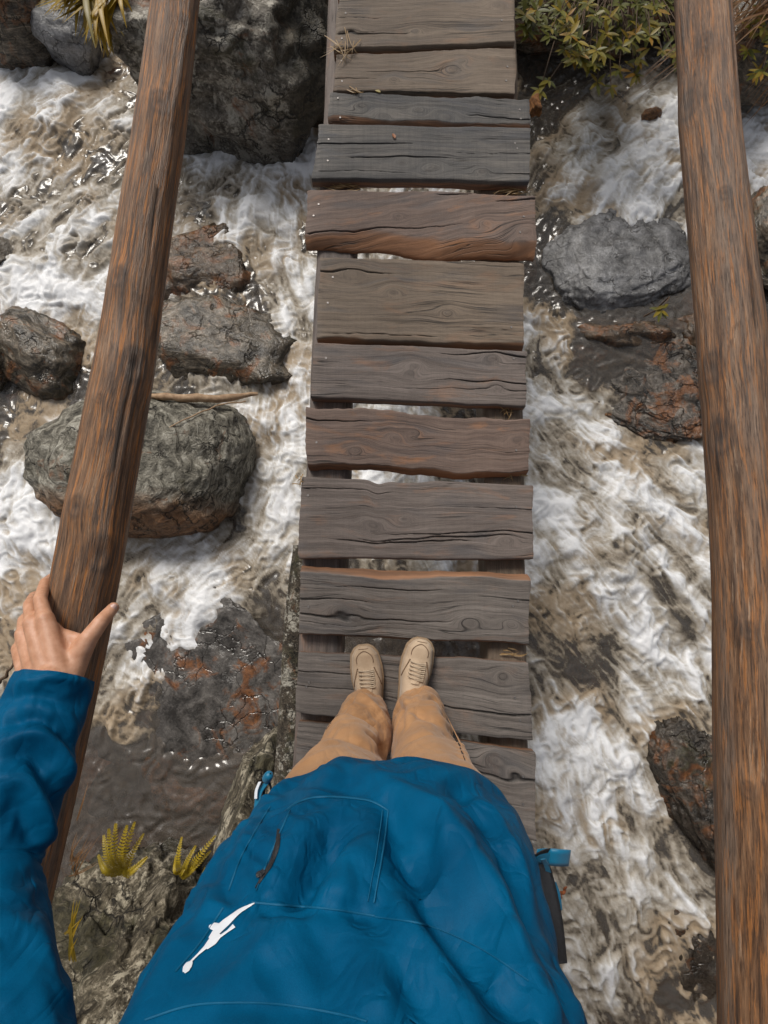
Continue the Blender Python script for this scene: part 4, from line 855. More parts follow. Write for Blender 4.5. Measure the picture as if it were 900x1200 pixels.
# shoes
SU = cloth_mat('tan_suede', (0.33, 0.235, 0.155), (0.50, 0.385, 0.275), .85, .2, 700, .2); SUD = simple_mat('dark_stitch', (0.12, 0.07, 0.04), (0.19, 0.12, 0.07), 200, .9, .3, .001); SO = simple_mat('gum_sole', (0.22, 0.145, 0.085), (0.30, 0.21, 0.13), 90, .7, .3, .001); LA = simple_mat('cream_lace', (0.36, 0.28, 0.20), (0.46, 0.37, 0.27), 400, .8, .4, .001)  # stitching is a darker brown than the suede
for (tp, dr), sgn in zip(SHOE, (-1, 1)):
    root = empty('shoe', (tp[0], tp[1], 0)); root.parent = person; dr = dr / np.linalg.norm(dr); root.rotation_euler = (0, 0, math.atan2(-dr[0], dr[1]))
    L_ = .295; t = np.linspace(0, 1, 60); sh = np.interp(t, [0, .03, .10, .25, .38, .55, .75, .92, 1], [.012, .030, .045, .052, .052, .043, .037, .034, .016]); ht = np.interp(t, [0, .03, .10, .22, .38, .55, .75, .95, 1], [.045, .056, .066, .070, .088, .105, .112, .105, .09])
    off = sgn * -.006 * np.sin(np.pi * t * .9)
    a = np.linspace(0, np.pi, 33); P = np.zeros((60, 33, 3)); ca = np.cos(a); sa = np.sin(a)
    for i in range(60):
        P[i, :, 0] = off[i] + sh[i] * .965 * np.sign(ca) * np.abs(ca) ** .72; P[i, :, 1] = -t[i] * L_; P[i, :, 2] = .024 + (ht[i] - .024) * sa ** .72
    loft_mesh('upper', P, SU, root, wrap=False)
    # sole slab
    aa = np.linspace(0, 2 * np.pi, 90, endpoint=False); xs_ = []
    tt = (1 - np.cos(aa)) / 2; hw = np.interp(tt, t, sh) + .0045; xx = np.where(aa < np.pi, 1, -1) * hw + np.interp(tt, t, off); yy = -(tt * (L_ + .010) - .005)
    rings = [(.003, .97), (.010, 1.0), (.022, 1.0), (.028, .985)]; V = np.concatenate([np.stack([xx * s_, yy * (1 if s_ == 1 else 1), np.full(90, z_)], 1) for z_, s_ in rings]); V[:, 2] += .003
    me = mesh_np('sole', V, [grid_faces(4, 90, True), np.arange(90)[None, ::-1], (270 + np.arange(90))[None]]); link_mesh('sole', me, SO, root)
    def top(tq, fx):
        h_ = np.interp(tq, t, ht); s_ = np.interp(tq, t, sh); th = math.acos(np.clip(np.sign(fx) * abs(fx) ** (1 / .72), -1, 1)); return np.array([np.interp(tq, t, off) + s_ * .965 * fx, -tq * L_, .024 + (h_ - .024) * math.sin(th) ** .72])
    # toe-box seam, eyestay overlays, tongue, laces
    items = [tube([top(.055 + .19 * (1 - math.cos(k)) / 2 * 1.0 + 0, .62 * math.sin(k) * 1.0) + np.array([0, 0, .0012]) for k in np.linspace(-math.pi * .62, math.pi * .62, 30)], .0014, 6)]
    items += [tube([top(.235 + .02 * k, s_ * (.56 + .04 * k)) + np.array([0, 0, .001]) for k in np.linspace(0, 10, 20)], .0022, 6) for s_ in (-1, 1)]
    items += [tube([top(.03 + .0 * k, f) + np.array([0, .0, .001]) for f in np.linspace(-.6, .6, 14) for k in (0,)], .0012, 6)]
    link_mesh('stitching', tubes_mesh('stitching', items), SUD, root)
    tg = np.array([[top(q, f) + np.array([0, 0, .004 + .003 * (1 - abs(f) / .3)]) for f in np.linspace(-.3, .3, 9)] for q in np.linspace(.235, .48, 16)]); loft_mesh('tongue', tg, SU, root, wrap=False)
    for k, q in enumerate((.255, .295, .335, .375, .415)):
        for z_, q2 in ((0, q + .022), (.002, q - .0)):
            pts = [top(q + (q2 - q) * j + .01 * math.sin(j * 3.1), -.52 + 1.04 * j) + np.array([0, 0, .007 + z_]) for j in np.linspace(0, 1, 12)]
            link_mesh('lace', tubes_mesh('lace', [tube(pts if z_ == 0 else [p_ * np.array([1, 1, 1]) for p_ in pts], .0022, 6)]), LA, root)

# jacket
zs = np.array([.77, .80, .88, .96, 1.05, 1.15, 1.25, 1.33, 1.40, 1.45, 1.49]); fy = np.array([-.335, -.312, -.276, -.262, -.270, -.287, -.310, -.330, -.352, -.385, -.41]); by = np.array([-.59, -.61, -.625, -.63, -.63, -.63, -.625, -.61, -.59, -.56, -.54])
cx = np.array([.016, .016, .006, -.004, -.014, -.024, -.034, -.035, -.045, -.045, -.045]); ha = np.array([.213, .222, .234, .239, .237, .233, .233, .234, .205, .13, .085])
nu, nv = 280, 330; zz = np.linspace(zs[0], zs[-1], nu)
def smooth_i(v):
    r = np.interp(zz, zs, v); k = np.ones(21) / 21; e = np.pad(r, 10, mode='edge'); return np.convolve(e, k, 'valid')
FY, BYy, CX, HA = (smooth_i(v) for v in (fy, by, cx, ha)); CY = (FY + BYy) / 2; HB = (FY - BYy) / 2
a = np.linspace(0, 2 * np.pi, nv, endpoint=False) - np.pi / 2 + np.pi; ca, sa = np.cos(a), np.sin(a); ex = 2 / 2.35
P = np.stack([CX[:, None] + HA[:, None] * (np.sign(ca) * np.abs(ca) ** ex), CY[:, None] + HB[:, None] * (np.sign(sa) * np.abs(sa) ** ex), np.tile(zz[:, None], (1, nv))], -1)
N = grid_normals(P); cen = np.stack([CX, CY, zz], 1)[:, None]; sg = np.sign((N * (P - cen)).sum(2).mean()); N *= sg
A = np.tile(a, (nu, 1)); Z = P[..., 2]
q = np.stack([P[..., 0] * 4 + P[..., 2] * 2, P[..., 1] * 4, P[..., 2] * 3], -1).reshape(-1, 3); q2 = np.stack([P[..., 0] * 11 + P[..., 2] * 6, P[..., 1] * 9, P[..., 2] * 5], -1).reshape(-1, 3)
n_a = pn3(q, 71).reshape(A.shape); n_b = pn3(q2 + .5 * pn3(q * 2, 73)[:, None], 72).reshape(A.shape); q3 = P.reshape(-1, 3) * np.array([30, 30, 22]); n_c = pn3(q3, 74).reshape(A.shape)
q4 = np.stack([P[..., 0] * 15 + P[..., 2] * 14, P[..., 1] * 10, P[..., 2] * 8], -1).reshape(-1, 3); n_d = np.abs(pn3(q4 + .8 * pn3(q * 1.7, 77)[:, None], 76)).reshape(A.shape); gate = sstep(-.15, .45, pn3(q * .9, 78).reshape(A.shape))
P = P + N * (.010 * n_a + .016 * (.3 - np.abs(n_b)) * 2 )[..., None]
TF = grid_faces(nu, nv, True); b0 = bvh_of(P.reshape(-1, 3), TF); N = grid_normals(P) * sg
P = folds(P, N, b0, [
    ([(455, 945), (478, 1000), (515, 1070), (570, 1140), (620, 1195)], -.022, .016), ([(478, 940), (530, 990), (590, 1070), (645, 1170)], .014, .026),
    ([(440, 1010), (470, 1075), (520, 1150), (560, 1198)], .012, .016), ([(438, 1030), (455, 1090), (480, 1150), (500, 1198)], -.014, .013),
    ([(400, 985), (375, 1015), (345, 1052)], -.022, .020), ([(365, 970), (345, 1005), (325, 1040)], .010, .014), ([(415, 985), (400, 1020), (390, 1055)], .010, .016),
    ([(525, 915), (575, 965), (610, 1040), (630, 1110)], -.016, .018), ([(420, 902), (470, 930), (520, 975), (545, 1020)], .010, .020), ([(400, 915), (440, 930), (500, 985)], -.012, .014),
    ([(300, 1062), (350, 1060), (400, 1066), (440, 1072)], -.010, .007), ([(560, 935), (600, 990), (622, 1050)], .010, .016), ([(330, 925), (370, 915), (420, 930)], -.006, .010),
    ([(300, 1110), (330, 1150), (345, 1195)], -.007, .012), ([(370, 1080), (380, 1130), (400, 1190)], -.008, .013), ([(350, 1080), (355, 1140), (370, 1195)], .006, .012), ([(420, 1085), (440, 1140), (455, 1195)], .006, .012),
    ([(250, 1180), (330, 1178), (420, 1190), (480, 1198)], -.005, .006), ([(340, 1090), (345, 1130)], -.005, .008), ([(600, 1060), (640, 1150), (660, 1195)], -.010, .014), ([(300, 960), (280, 1000), (250, 1050)], .006, .010)], 9)
N = grid_normals(P) * sg
q5 = np.stack([P[..., 0] * 26 - P[..., 2] * 16, P[..., 1] * 16, P[..., 2] * 13], -1).reshape(-1, 3); n_e = np.abs(pn3(q5 + 1.0 * pn3(q * 2.3, 79)[:, None], 80)).reshape(A.shape); gate2 = sstep(.0, .5, pn3(q * 1.3, 84).reshape(A.shape))
P = P + N * (.024 * gate * (.25 - n_d) + .013 * gate2 * (.22 - n_e) + .0014 * n_c)[..., None]; N = grid_normals(P) * sg
# pocket panel stands a little proud
pp = to_px(P.reshape(-1, 3)); poly = [(305, 1052), (335, 950), (375, 934), (430, 938), (455, 950), (446, 1005), (438, 1058), (370, 1052)]
ins = np.zeros(len(pp), bool); j = len(poly) - 1
for i in range(len(poly)):
    xi, yi = poly[i]; xj, yj = poly[j]; c_ = ((yi > pp[:, 1]) != (yj > pp[:, 1])) & (pp[:, 0] < (xj - xi) * (pp[:, 1] - yi) / (yj - yi + 1e-9) + xi); ins ^= c_; j = i
ins = (ins & (P.reshape(-1, 3)[:, 1] > -.42)).reshape(nu, nv).astype(float)
for _ in range(2): ins = (ins + np.roll(ins, 1, 0) + np.roll(ins, -1, 0) + np.roll(ins, 1, 1) + np.roll(ins, -1, 1)) / 5
P = P + N * (.0045 * ins)[..., None]
jacket = loft_mesh('jacket', P, JM, person); bj = bvh_of(P.reshape(-1, 3), TF)
JP = P
# sleeves
def sleeve(C, rad, seed, ref, fl, ring=.006):
    nu, nv = 190, 120; Cc = resample(C, nu); T, S, U = frames(Cc, ref); t = np.linspace(0, 1, nu); R = np.interp(t, np.linspace(0, 1, len(rad)), rad); a = np.linspace(0, 2 * np.pi, nv, endpoint=False)
    P = Cc[:, None] + R[:, None, None] * (np.cos(a)[None, :, None] * S[:, None] + np.sin(a)[None, :, None] * U[:, None])
    N = (P - Cc[:, None]); N /= np.linalg.norm(N, axis=2)[..., None]
    s = np.concatenate([[0], np.cumsum(np.linalg.norm(np.diff(Cc, axis=0), axis=1))]); SS, A = np.meshgrid(s, a, indexing='ij')
    q = np.stack([SS * 7, np.cos(A) * .9, np.sin(A) * .9], -1).reshape(-1, 3); q2 = np.stack([SS * 22 + 1.6 * np.cos(A), np.cos(A) * 1.3, np.sin(A) * 1.3], -1).reshape(-1, 3)
    h = .012 * pn3(q, seed).reshape(A.shape) + ring * 2 * (.3 - np.abs(pn3(q2 + .4 * pn3(q * 2, seed + 1)[:, None], seed + 2))).reshape(A.shape) + .0014 * pn3(q2 * 4, seed + 3).reshape(A.shape)
    P = P + N * h[..., None]; b = bvh_of(P.reshape(-1, 3), grid_faces(nu, nv, True))
    return folds(P, N, b, fl), b
CU = A3(61, 793, 1.046)
SP, sb = sleeve([CU, W_ + .22 * (EL - W_), W_ + .6 * (EL - W_), EL, EL + .5 * (SH - EL), SH, np.array([-.16, -.45, 1.40])], [.052, .060, .065, .069, .072, .078, .085], 31, (0, 0, 1),
    [([(0, 822), (40, 815), (88, 828)], -.008, .007), ([(0, 850), (40, 842), (75, 858), (92, 885)], -.012, .010), ([(5, 868), (45, 860), (72, 885), (84, 920)], .010, .010), ([(0, 890), (35, 885), (60, 915), (72, 950)], -.012, .010), ([(0, 912), (28, 915), (50, 950), (60, 985)], .010, .011), ([(0, 940), (25, 950), (45, 990)], -.010, .012), ([(20, 800), (60, 793), (98, 800)], .004, .006)])
s1_ = loft_mesh('sleeve', SP, JM, jacket)
SP2, sb2 = sleeve([WR + np.array([.0, -.0, -.01]), WR + .3 * (ER - WR), WR + .7 * (ER - WR), ER, ER + .5 * (SR - ER), SR, np.array([.09, -.52, 1.38])], [.048, .058, .066, .076, .08, .085, .088], 41, (0, 1, 0), [])
s2_ = loft_mesh('sleeve', SP2, JM, jacket)
# collar and hood bunched behind the neck
V, F = tube([NK + np.array([.085 * math.cos(k), .085 * math.sin(k) - .01, -.02 + .03 * math.sin(k * 2 + 1)]) for k in np.linspace(0, 2 * np.pi, 60)], .026, 14, (0, 0, 1)); link_mesh('collar', mesh_np('collar', V, F), JM, jacket)
# seams, pocket, zip, print
ribbons('seam', bj, [([(295, 1058), (340, 1062), (390, 1066), (440, 1074)], 2.4), ([(455, 950), (448, 1000), (438, 1058)], 2.2), ([(448, 950), (441, 1000), (431, 1056)], 1.4), ([(336, 950), (350, 940), (378, 934), (430, 938), (455, 950)], 2.0), ([(317, 945), (285, 1000), (268, 1045)], 1.5), ([(340, 950), (318, 1000), (300, 1045)], 1.5), ([(440, 1075), (500, 1085), (560, 1110), (620, 1150)], 1.6)], JM2, jacket, off=.0006, thick=.0012)
ribbons('yoke_seam', bj, [([(170, 1196), (220, 1180), (270, 1176), (330, 1178), (400, 1190), (430, 1198)], 2.2), ([(262, 1064), (235, 1105), (205, 1140)], 1.6)], JM2, jacket, off=.0006, thick=.0012)
zp = ribbons('zip', bj, [([(327, 972), (325, 992), (318, 1012), (308, 1028), (299, 1042)], [3, 6, 5, 4, 2])], BLK, jacket, off=.001)
ribbons('zip_puller', bj, [([(312, 1022), (306, 1026), (300, 1030)], [3, 8, 3])], BLK, zp, off=.003, thick=.003)
def e4(pts): return [(100 + x / 3, 1000 + y / 3) for x, y in pts]
ribbons('emblem', bj, [(e4([(594, 178), (545, 205), (505, 238), (470, 270), (440, 305)]), [1, 4, 6, 9, 9, 5]), (e4([(436, 262), (455, 262), (475, 262)]), [3, 10, 8]), (e4([(470, 285), (450, 310), (424, 336)]), [9, 10, 5]), (e4([(430, 328), (400, 356), (368, 388)]), [5, 2.2, 2.2]), (e4([(376, 384), (360, 402), (347, 424)]), [2, 8, 8.5, 3]), (e4([(452, 310), (480, 292), (505, 274), (524, 258)]), [4, 3, 2.5, 5])], WHT, jacket, off=.0012, thick=.0004)
# hem adjusters: right strap loop and the dark side panel, left cord lock
def strip(name, pts, wdir, wd, mat, parent, th=.0015):
    C = resample(pts, 30); wv = np.array(wdir, float); wv /= np.linalg.norm(wv); P = np.stack([C - wv * wd / 2, C - wv * wd / 4, C, C + wv * wd / 4, C + wv * wd / 2], 1)
    return loft_mesh(name, P, mat, parent, wrap=False, thick=th)
B = A3(628, 1004, .97)
strip('strap_loop', [B, A3(640, 1003, .965), A3(655, 1004, .968), A3(666, 1005, .975), A3(667, 1006, .990), A3(655, 1006, 1.0), A3(644, 1005, .998)], (.12, 1, .25), .026, TEAL, jacket)
strip('strap_tail', [A3(636, 1006, .985), A3(640, 1013, .975), A3(643, 1023, .965)], (1, .2, .2), .008, TEAL, jacket)
strip('strap_keeper', [A3(626, 1003, .985), A3(634, 998, .99), A3(643, 996, .985)], (.1, .6, .6), .014, BLK, jacket)
strip('side_panel', [A3(633, 1008, .96), A3(643, 1045, .985), A3(650, 1085, 1.02), A3(654, 1130, 1.07)], (1, -.1, -.3), .028, BLK, jacket)
strip('side_tab', [A3(645, 1035, .95), A3(650, 1050, .96), A3(652, 1068, .98)], (1, 0, -.3), .02, TEAL, jacket)
cl = A3(313, 912, .90); V, F = caps(cl, cl + np.array([.004, .006, .006]), .0085, .008, 14); link_mesh('cord_lock', mesh_np('cord_lock', V, F), TEAL, jacket)
strip('cord_tab', [A3(312, 918, .90), A3(304, 930, .90), A3(301, 948, .905)], (1, .2, .5), .012, TEAL, jacket)
strip('cord_tab_edge', [A3(305, 916, .905), A3(301, 926, .905), A3(300, 936, .908)], (1, .2, .5), .006, WHT, jacket)
V, F = tube(resample([A3(318, 925, .895), A3(313, 912, .90), A3(309, 930, .895), A3(306, 950, .90)], 30), .0022, 8); link_mesh('draw_cord', mesh_np('draw_cord', V, F), BLK, jacket)
# nail, hair, eyes
NM = simple_mat('finger_nail', (0.44, 0.27, 0.22), (0.54, 0.36, 0.31), 60, .35, .1, .0005)
def nail(c, tdir, wd, ln):
    c = np.array(c); up = np.array(CAMO) - c; up /= np.linalg.norm(up); t = np.array(tdir); t = t - up * np.dot(t, up); t /= np.linalg.norm(t); s_ = np.cross(t, up)
    bm = bmesh.new(); bmesh.ops.create_uvsphere(bm, u_segments=16, v_segments=10, radius=1); P_ = np.array([v.co[:] for v in bm.verts]); F_ = [[v.index for v in f.verts] for f in bm.faces]; bm.free()
    V = c + P_[:, :1] * s_ * wd + P_[:, 1:2] * t * ln + P_[:, 2:] * up * .0022 - up * (P_[:, :1] ** 2) * .0022; me = bpy.data.meshes.new('thumb_nail'); me.from_pydata([tuple(v) for v in V], [], F_); return me
tip = A3(131.8, 713, .9945); me = nail(tip, A3(136, 707, .983) - A3(120, 727, 1.0), .0062, .0085); link_mesh('thumb_nail', me, NM, person)
HM = simple_mat('dark_hair', (0.012, 0.008, 0.006), (0.04, 0.028, 0.02), 150, .5, .6, .003)
bm = bmesh.new(); bmesh.ops.create_icosphere(bm, subdivisions=5, radius=1); Pv = np.array([v.co[:] for v in bm.verts]); Fv = np.array([[v.index for v in f.verts] for f in bm.faces]); bm.free()
keep = (Pv[Fv].mean(1)[:, 2] > .05 + .75 * np.clip(Pv[Fv].mean(1)[:, 1], -.6, 1)); Vh = Pv * np.array([.100, .108, .105]) * (1 + .04 * pn3(Pv * 14, 3))[:, None] + HD + np.array([0, -.022, .045]); link_mesh('hair', mesh_np('hair', Vh, Fv[keep]), HM, person)
EYE = simple_mat('eye', (0.02, 0.012, 0.008), (0.05, 0.03, 0.02), 50, .2, 0, .001)
for sx in (-1, 1):
    V, F = caps(HD + np.array([sx * .032, .076, .012]), HD + np.array([sx * .030, .0765, .012]), .011, .011, 12); link_mesh('eye', mesh_np('eye', V, F), EYE, person)
    V, F = caps(HD + np.array([sx * .018, .088, .034]), HD + np.array([sx * .048, .070, .034]), .005, .004, 10); link_mesh('eyebrow', mesh_np('eyebrow', V, F), HM, person)

# ------------------------------------------------------------------ plants and litter
def leaf_mesh(name, wdt=.32, n=7, curl=.12, fold=.10):
    t = np.linspace(0, 1, n); hw = wdt / 2 * np.sin(np.pi * np.clip(t, 0, 1) ** .75) ** .8; hw[0] = .02; hw[-1] = .004
    V = []
    for i in range(n):
        z = -curl * t[i] ** 2
        V += [(-hw[i], t[i], z + fold * hw[i]), (0, t[i], z - fold * hw[i] * .6), (hw[i], t[i], z + fold * hw[i])]
    return mesh_np(name, np.array(V), grid_faces(n, 3)[:, ::-1])
LEAFG = leaf_mat('shrub_leaf', [(0.07, 0.080, 0.010), (0.16, 0.16, 0.014), (0.27, 0.22, 0.018), (0.42, 0.28, 0.015), (0.13, 0.14, 0.015), (0.46, 0.22, 0.02)])
STEMM = simple_mat('brown_stem', (0.04, 0.022, 0.012), (0.12, 0.07, 0.035), 80, .7, .3, .002)
leafA = leaf_mesh('leaf'); leafA.materials.append(LEAFG)
rr = random.Random(5)
def shrub(base, tips, label, leaf_len=(.05, .085), spread=1.0, limit=290):
    root = empty('shrub', base); tag(root, label, 'shrub'); B0 = Vector(base); cnt = 0; stems = []
    sv, sf, so = [], [], 0
    tl = np.array(leafA.vertices[0].co[:]); LV = np.array([v.co[:] for v in leafA.vertices]); LF = np.array([list(p.vertices) for p in leafA.polygons])
    for tip in tips:
        T = Vector(tip); m_ = B0.lerp(T, .55) + Vector((rr.uniform(-.06, .06), rr.uniform(-.06, .06), .10)); 
        stems.append(tube(resample([B0 + Vector((rr.uniform(-.1, .1), rr.uniform(-.05, .05), 0)) - B0, m_ - B0, T - B0], 10), np.linspace(.006, .0022, 10), 5))
        dirv = (T - m_).normalized(); k0 = rr.random() * 6.28
        for k in range(rr.randint(5, 8)):
            a = k0 + k * 2.4; back = rr.uniform(0, .07) if k > 4 else rr.uniform(0, .015); sz = rr.uniform(*leaf_len)
            out = Vector((math.cos(a), math.sin(a), rr.uniform(-.1, .5))) * .85 + dirv * .5
            q = out.to_track_quat('Y', 'Z'); pos = T - dirv * back - B0
            M_ = Matrix.LocRotScale(pos, q, Vector((sz, sz, sz)))
            if cnt < limit:
                o = bpy.data.objects.new('leaf', leafA); COL.objects.link(o); o.parent = root; o.matrix_local = M_; cnt += 1
            else:
                sv.append(np.array([(M_ @ Vector(v))[:] for v in LV])); sf.append(LF + so); so += len(LV)
    link_mesh('stem', tubes_mesh('stem', stems), STEMM, root)
    if sv:
        me = mesh_np('foliage', np.concatenate(sv), sf); o = link_mesh('foliage', me, LEAFG, root); o['kind'] = 'stuff'
    return root
tips = []
for k in range(125):
    px = rr.uniform(612, 800); lim = 88 if px > 660 else 55; py = rr.uniform(-40, 1) if k < 20 else rr.uniform(-5, lim) * rr.uniform(.55, 1); tips.append(at(px, py, rr.uniform(-.85, -.45)))
tips = sorted(tips, key=lambda v: v.y)
for a_, b_ in ((700, 98), (672, 72), (642, 96), (632, 108), (745, 88), (725, 84), (748, 70), (690, 78), (716, 104), (660, 60), (620, 40), (776, 60)): tips.insert(0, at(a_, b_, rr.uniform(-.75, -.6)))
shrub(at(705, -30, -.80), tips, 'leafy yellow-green shrub overhanging dark water beside the far boards')
tips = [at(rr.uniform(868, 915), rr.uniform(20, 60), rr.uniform(-.8, -.6)) for _ in range(10)] + [at(875, 62, -.7), at(893, 85, -.7), at(885, 88, -.75)]
shrub(at(905, -10, -.85), tips, 'small green sprig beneath the dry grass beyond the thick ungripped handrail')
tips = [at(772 + 1.0 * rr.uniform(-2, 2), 362 + rr.uniform(-2, 2), -.90) for _ in range(2)]
sp = shrub(at(773, 366, -1.1), tips, 'tiny yellow-green rosette growing beside the slate rock', (.055, .075))

GRASSY = leaf_mat('yellow_grass', [(0.22, 0.15, 0.006), (0.40, 0.26, 0.010), (0.50, 0.30, 0.012), (0.19, 0.155, 0.012)]); GRASSB = leaf_mat('dry_brown_grass', [(0.16, 0.075, 0.025), (0.28, 0.15, 0.06), (0.22, 0.10, 0.03)]); STRAW = leaf_mat('straw', [(0.36, 0.23, 0.10), (0.42, 0.28, 0.13)])
def blade(pts, w0, taper=.5, n=14):
    C = resample(pts, n); T, S, U = frames(C, (0, 0, 1)); t = np.linspace(0, 1, n); hw = w0 / 2 * np.clip(np.minimum(t * 6 + .45, (1 - t) / taper), .03, 1)
    P = np.stack([C - S * hw[:, None] + U * hw[:, None] * .35, C, C + S * hw[:, None] + U * hw[:, None] * .35], 1); return P.reshape(-1, 3), grid_faces(n, 3)
def tuft(name, base, blades, mat, label, cat='grass', part='blade'):
    root = empty(name, base); tag(root, label, cat); b = np.array(base)
    for pts, w0 in blades:
        V, F = blade([np.array(p) for p in pts], w0); link_mesh(part, mesh_np(part, V - b, F), mat, root)
    return root
bl = []
base = at(125, -25, -.40)
for k in range(90):
    tx, ty = rr.choice([(45, 8), (50, 6), (58, 16), (66, 10), (62, 20), (75, 22), (95, 40), (105, 52), (118, 58), (128, 62), (135, 45), (150, 38), (158, 15), (90, 15), (110, 30)]); tx += rr.uniform(-8, 8); ty += rr.uniform(-8, 6)
    b_ = at(120 + rr.uniform(-22, 26), -16 + rr.uniform(-12, 10), -.42); tp = at(tx, ty, rr.uniform(-.62, -.45)); m_ = b_.lerp(tp, .55) + Vector((0, 0, rr.uniform(.0, .05))); bl.append(([b_, m_, tp], rr.uniform(.018, .034)))
tuft('grass_tuft', base, bl, GRASSY, 'yellow-green tuft of broad grass drooping beside the huge boulder')
bl = []
for k in range(60):
    b_ = at(915 + rr.uniform(-20, 25), -5 + rr.uniform(-35, 30), -.62); tx, ty = rr.choice([(800, 60), (790, 20), (835, 70), (845, 45), (870, 20), (860, 60), (880, 50), (735, 112), (775, 75), (760, 92)]); tp = at(tx + rr.uniform(-14, 14), ty + rr.uniform(-14, 14), rr.uniform(-.85, -.6)); m_ = b_.lerp(tp, .5) + Vector((0, 0, rr.uniform(.08, .22))); bl.append(([b_, m_, tp], rr.uniform(.006, .012)))
for k in range(9):
    b_ = at(915 + rr.uniform(-10, 15), 60 + rr.uniform(-30, 40), -.65); tp = at(868 + rr.uniform(-8, 10), 130 + rr.uniform(-20, 30), -.95); bl.append(([b_, b_.lerp(tp, .5) + Vector((0, 0, .08)), tp], rr.uniform(.004, .007)))
tuft('grass_tuft', at(915, -5, -.62), bl, GRASSB, 'dry brown grass hanging behind the thick ungripped handrail')
# ferns on the bank
def fern(px, py, z, fr, label):
    base = at(px, py, z); root = empty('fern', base); tag(root, label, 'fern')
    for (tx, ty, dz, wd) in fr:
        tp = at(tx, ty, z + dz); C = resample([base + Vector((rr.uniform(-.02, .02), rr.uniform(-.02, .02), 0)), Vector(base).lerp(tp, .5) + Vector((0, 0, .05)), tp], 26); T, S, U = frames(C); Vs, Fs, o = [], [], 0
        for i in range(2, 26):
            ln = wd * min(1, .35 + i / 7) * (1 - i / 26.5) ** .75 * rr.uniform(.8, 1.1) + .002
            for sgn in (-1, 1):
                d = S[i] * sgn * .85 + T[i] * .5; e = C[i]; wv = T[i] * .0034
                V = np.array([e - wv, e + wv, e + d * ln * .6 + wv * 1.1 + U[i] * .006, e + d * ln * .6 - wv * 1.1 + U[i] * .006, e + d * ln]); Vs.append(V - np.array(base)); Fs += [np.array([[0, 1, 2, 3]]) + o, np.array([[3, 2, 4]]) + o]; o += 5
        V, F = tube(C - np.array(base), .0016, 4); Vs.append(V); Fs += [f + o for f in F]
        link_mesh('frond', mesh_np('frond', np.concatenate(Vs), Fs), FERN, root)
FERN = leaf_mat('yellow_fern', [(0.34, 0.25, 0.012), (0.46, 0.33, 0.02), (0.50, 0.36, 0.02)])
fern(148, 1024, -.62, [(122, 980, .05, .042), (136, 966, .08, .046), (149, 968, .10, .044), (158, 964, .06, .038), (172, 1005, .05, .034), (116, 1003, .03, .038), (168, 978, .02, .032), (128, 972, .12, .04)], 'golden fern clump growing at the water edge by the dark rail')
fern(215, 1025, -.70, [(213, 982, .05, .030), (229, 992, .06, .032), (252, 980, .05, .032), (246, 998, .03, .026), (220, 1010, .05, .018), (206, 1005, .02, .015)], 'sparse golden fern beside the jacket edge')
fern(236, 1040, -.62, [(246, 1022, .04, .016), (240, 1018, .02, .014), (252, 1012, .03, .014)], 'tiny fern sprig touching the jacket outline')
bl = []
for k in range(16):
    b_ = at(86 + rr.uniform(-6, 6), 1020 + rr.uniform(-16, 12), -.55); tp = at(104 + rr.uniform(-16, 18), 988 + rr.uniform(-14, 22), -.5); bl.append(([b_, b_.lerp(tp, .5) + Vector((0, 0, .03)), tp], rr.uniform(.003, .006)))
bl.append(([at(90, 962, -.4), at(97, 940, -.38), at(104, 915, -.4)], .006))
tuft('grass_tuft', at(86, 1020, -.55), bl, GRASSB, 'thin tuft of dry stalks beside the lower end of the gripped rail')
bl = []
for k in range(12):
    b_ = at(80 + rr.uniform(-5, 10), 1105 + rr.uniform(-25, 25), -.48); tp = at(84 + rr.uniform(-6, 14), 1080 + rr.uniform(-30, 25), -.4); bl.append(([b_, b_.lerp(tp, .5) + Vector((0, 0, .02)), tp], rr.uniform(.006, .012)))
tuft('grass_tuft', at(80, 1105, -.48), bl, GRASSY, 'small yellow grass tuft on the craggy bank boulder')
# sticks
DRIFT = simple_mat('driftwood', (0.20, 0.115, 0.06), (0.42, 0.29, 0.18), 35, .75, .5, .004)
def stick(name, pts, rad, label, cat, mat=DRIFT, seed=1):
    C = resample(pts, 70); R = np.interp(np.linspace(0, 1, 70), np.linspace(0, 1, len(rad)), rad) * (1 + .2 * pn2(np.linspace(0, 9, 70), np.full(70, seed * 1.3)))
    C = C + .006 * np.stack([pn2(np.linspace(0, 7, 70), np.full(70, seed + k * 3.3)) for k in range(3)], 1); V, F = tube(C, R, 12); c = C[35]
    return tag(link_mesh(name, mesh_np(name, V - c, F), mat, None, c), label, cat)
stick('stick', [at(168, 464, -.93), at(210, 466, -.90), at(250, 467, -.93), at(302, 462, -1.02)], [.012, .022, .024, .020, .008], 'pale driftwood stick lodged across the top of the mossy boulder', 'stick')
stick('vine', [at(288, 470, -.98), at(255, 476, -.90), at(220, 490, -.80), at(196, 503, -.78)], [.0035, .004, .003], 'thin pale vine trailing over the mossy boulder', 'vine', seed=4)
RED = simple_mat('orange_twig', (0.16, 0.045, 0.015), (0.40, 0.13, 0.05), 60, .6, .3, .002)
stick('twig', [at(648, 1062, -.6), at(655, 1052, -.55), at(664, 1040, -.5)], [.010, .008, .004], 'short orange-red twig poking out beside the jacket strap', 'twig', RED, 6)
stick('twig', [at(-6, 805, -.9), at(8, 790, -.85), at(20, 770, -.85)], [.006, .008, .004], 'slim dark twig over foam beside the cuff', 'twig', STEMM, 8)
BRK = rock_mat('orange_rot', (0.16, 0.055, 0.015), (0.33, 0.13, 0.03), (0.45, 0.21, 0.06), 0, 0, .2, -3, 6, .3, 0); RM['rot'] = BRK
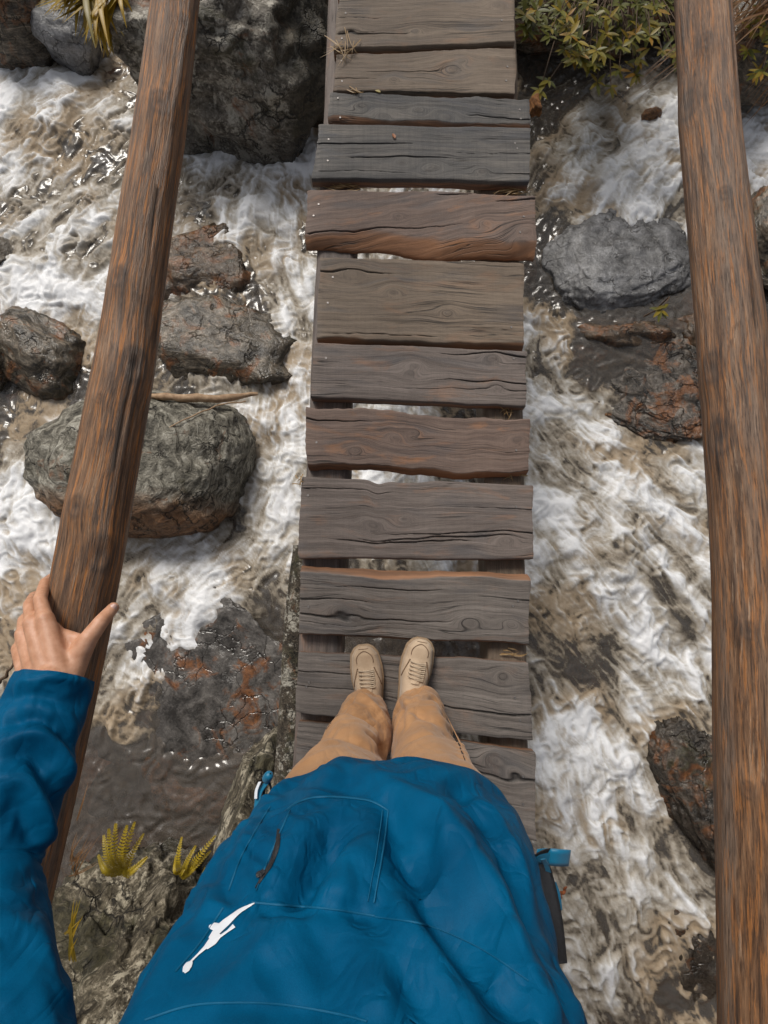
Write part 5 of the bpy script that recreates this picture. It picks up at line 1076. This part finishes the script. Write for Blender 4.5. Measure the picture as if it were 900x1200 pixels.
rock('rotten_wood', 627, 125, -.06, .028, .045, .03, 5, 301, 4, 'rot', 'orange lump of rotten wood at the blackened board end', 'rotten wood', rough=.3)
rock('rock', 762, 135, -1.2, .07, .05, .05, 5, 302, 4, 'orange', 'small orange stone at the edge of foam under the shrub')
# litter on the bridge
leafB = leaf_mesh('fallen_leaf', .45, 7, .15, .3)
for (px, py, z, sz, rz, c, lb) in ((446, 108, .008, .028, 60, (0.40, 0.30, 0.06), 'curled pale yellow leaf fallen between boards'), (463, 162, .006, .03, 20, (0.36, 0.12, 0.03), 'small orange leaf fallen on the blackened board'), (855, 736, 0, .0, 0, None, None)):
    if c is None: continue
    me = leafB.copy(); me.materials.append(leaf_mat('fallen_leaf', [c, c])); o = link_mesh('fallen_leaf', me); o.location = at(px, py, z); o.scale = (sz,) * 3; o.rotation_euler = (0, 0, math.radians(rz)); tag(o, lb, 'leaf')
def straw(cx, cy, z, n, sx, sy, label, ln=(18, 40), ang=None):
    bl = []
    for k in range(n):
        x, y = cx + rr.uniform(-sx, sx), cy + rr.uniform(-sy, sy); a = rr.uniform(0, 3.14) if ang is None else math.radians(ang + rr.uniform(-25, 25)); l = rr.uniform(*ln) / 2
        bl.append(([at(x - l * math.cos(a), y - l * math.sin(a), z), at(x + rr.uniform(-3, 3), y + rr.uniform(-3, 3), z + rr.uniform(.004, .02)), at(x + l * math.cos(a), y + l * math.sin(a), z)], rr.uniform(.003, .005)))
    tuft('straw', at(cx, cy, z), bl, STRAW, label, 'straw', 'stalk')
straw(400, 57, .008, 14, 16, 9, 'wisps of straw snagged on the brown boards\' corner nearest the huge boulder')
straw(405, 218, -.045, 14, 16, 3, 'straw in the gap above the ruddy board, gripped-rail side', ang=10)
straw(600, 224, -.045, 12, 14, 3, 'straw in the gap above the ruddy board, ungripped-rail side', ang=-5)
straw(592, 482, -.045, 8, 6, 5, 'few straws at the reddish split-knot board, ungripped-rail side', (8, 18))
straw(605, 558, -.045, 8, 10, 4, 'straw under the notched grey board\'s end, ungripped-rail side', (10, 24))
straw(352, 565, -.01, 5, 4, 8, 'straw tuft at the notched grey board\'s end, gripped-rail side', (8, 18))
straw(600, 764, -.045, 6, 10, 3, 'straw in the gap ahead of the shoes', (10, 22), 5)
straw(412, 107, .004, 6, 10, 2, 'loose straw along the narrow blackened board', (10, 22), 15)
